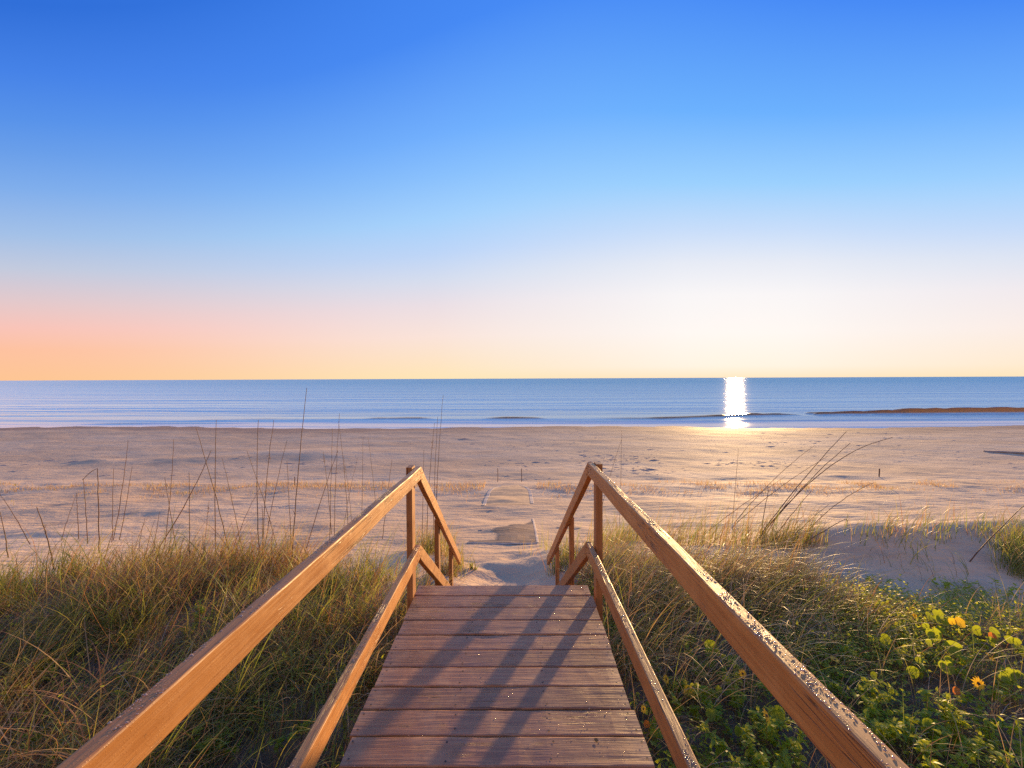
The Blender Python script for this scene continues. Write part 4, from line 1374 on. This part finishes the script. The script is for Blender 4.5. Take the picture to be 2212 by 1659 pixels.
# round-leaved vines: (picture x, y, diameter in picture units, kind)
vines = [
    ('cluster of round yellow-green leaves at the foot of the bare dune face',
     [(2006, 1331, 17, 0), (2026, 1327, 22, 0), (2024, 1338, 18, 0), (2042, 1346, 12, 0), (2056, 1342, 15, 1), (2073, 1345, 22, 1), (2000, 1353, 15, 0)]),
    ('large round leaf pair below the yellow leaf cluster', [(2016, 1371, 29, 0), (2030, 1360, 16, 0), (2006, 1388, 16, 0)]),
    ('single broad round leaf left of the large leaf pair', [(1911, 1380, 25, 0)]),
    ('single oval round leaf right of centre in the dry growth', [(2060, 1399, 28, 0)]),
    ('stacked round leaves in the middle of the dry growth', [(2044, 1440, 30, 0), (2048, 1426, 18, 0), (1983, 1425, 15, 0)]),
    ('tilted oval leaf above the dark hollow on the right', [(1970, 1451, 25, 0), (1887, 1459, 18, 0)]),
    ('round leaves with one orange turned leaf at the right', [(2109, 1361, 22, 0), (2147, 1367, 22, 0), (2141, 1384, 20, 0), (2143, 1375, 16, 2), (2180, 1381, 18, 0), (2196, 1386, 16, 0)]),
    ('twin round leaves at the right edge', [(2168, 1463, 26, 0), (2184, 1456, 28, 0), (2201, 1455, 14, 0)]),
    ('red turned leaf in the dry twigs on the right', [(2065, 1492, 16, 2)]),
    ('round leaves at the bottom right bush', [(2004, 1563, 26, 0), (1922, 1539, 12, 0)]),
    ('yellow round leaf between the lower and top right rails', [(1488, 1494, 26, 1), (1569, 1469, 20, 0), (1552, 1489, 16, 0)]),
    ('green round leaf half hidden in the nearest sunflower bush', [(1534, 1544, 26, 0), (1679, 1541, 34, 0), (1595, 1580, 18, 0)]),
    ('orange and green leaves between deck edge and lower right rail', [(1397.5, 1564, 16, 2), (1411.5, 1584, 17, 0)]),
    ('round leaves showing under the middle of the right top rail', [(1535, 1395, 26, 0), (1531, 1407, 16, 0), (1548, 1409, 15, 0), (1564, 1420, 14, 0)]),
    ('small yellow leaf low in the left grass by the watermark-free left edge', [(107, 1423, 8, 1)]),
]
vines[-1] = ('small yellow leaf low in the grass near the left edge', vines[-1][1])
for lab, lv in vines:
    gx = sum(v[0] for v in lv) / len(lv); gy = max(v[1] for v in lv)
    g = hit(gx, gy + 18)
    root = link_obj('round_leaf_vine', None, loc=g)
    tag(root, lab, 'vine', 'round-leaved vines in the dune growth')
    for (px, py, dia, kind) in lv:
        h0 = hit(px, py + 46)
        P_ = at(px, py, h0.y - 0.02)
        me_ = (random.choice(ROUND), ROUNDY, TURNED)[kind]
        lo = link_obj('round_leaf', me_, (), root)
        lo.location = P_ - g
        r_ = dia / 2 * h0.y / F
        r_ *= random.uniform(0.88, 1.05)
        lo.scale = (r_, r_, r_)
        orient(lo, (random.uniform(-0.5, 0.2), -0.9 + random.uniform(-0.2, 0.2), random.uniform(0.25, 0.65)))
        e = np.array(P_ - g); s0 = np.array(h0 - g); s0[2] -= 0.02
        f_ = np.linspace(0, 1, 6)[:, None]
        pth_ = s0 + (e - s0) * f_ + np.array([0.015, 0, 0]) * np.sin(f_ * math.pi)
        v_, ff_ = tube(pth_, 0.0022, 0.0018, 4)
        link_obj('stem', np_mesh('stem', v_, ff_), [M['stem']], root)

# low ground cover of tiny leaves under the right-hand plants
gc = Pack()
bx, by, tid, nt_ = scatter_tufts(1300, (0.6, 7.2), (1.6, 4.9), lambda x, y: right_mask(x, y) * np.clip(0.35 + 1.6 * vnoise(x * 1.6 + 70, y * 1.6), 0, 1), 14, 0.07)
n = len(bx)
bs = on_ground(bx, by, -0.02); bs[:, 2] += RNG.gamma(2, 0.03, n)
gc.add(blades(bs, RNG.uniform(0, 6.28, n), RNG.uniform(0.02, 0.05, n), RNG.uniform(0.4, 1.4, n), RNG.uniform(1.2, 2.2, n), RNG.uniform(0.012, 0.022, n), pick(n, [0.7, 0.3]), 3, 1.0))
bx, by, tid, nt_ = scatter_tufts(260, (-5.5, -0.7), (1.6, 3.9), lambda x, y: (x < -0.7) * np.clip(0.2 + 1.6 * vnoise(x * 1.3 + 90, y * 1.3), 0, 1), 12, 0.07)
n = len(bx)
bs = on_ground(bx, by, -0.02); bs[:, 2] += RNG.gamma(2, 0.03, n)
gc.add(blades(bs, RNG.uniform(0, 6.28, n), RNG.uniform(0.02, 0.05, n), RNG.uniform(0.4, 1.4, n), RNG.uniform(1.2, 2.2, n), RNG.uniform(0.012, 0.022, n), pick(n, [0.85, 0.15]), 3, 1.0))
tag(gc.build('ground_cover', [M['leaf'], M['leafy']]), 'low small-leaved ground cover under the dune plants', kind='stuff')
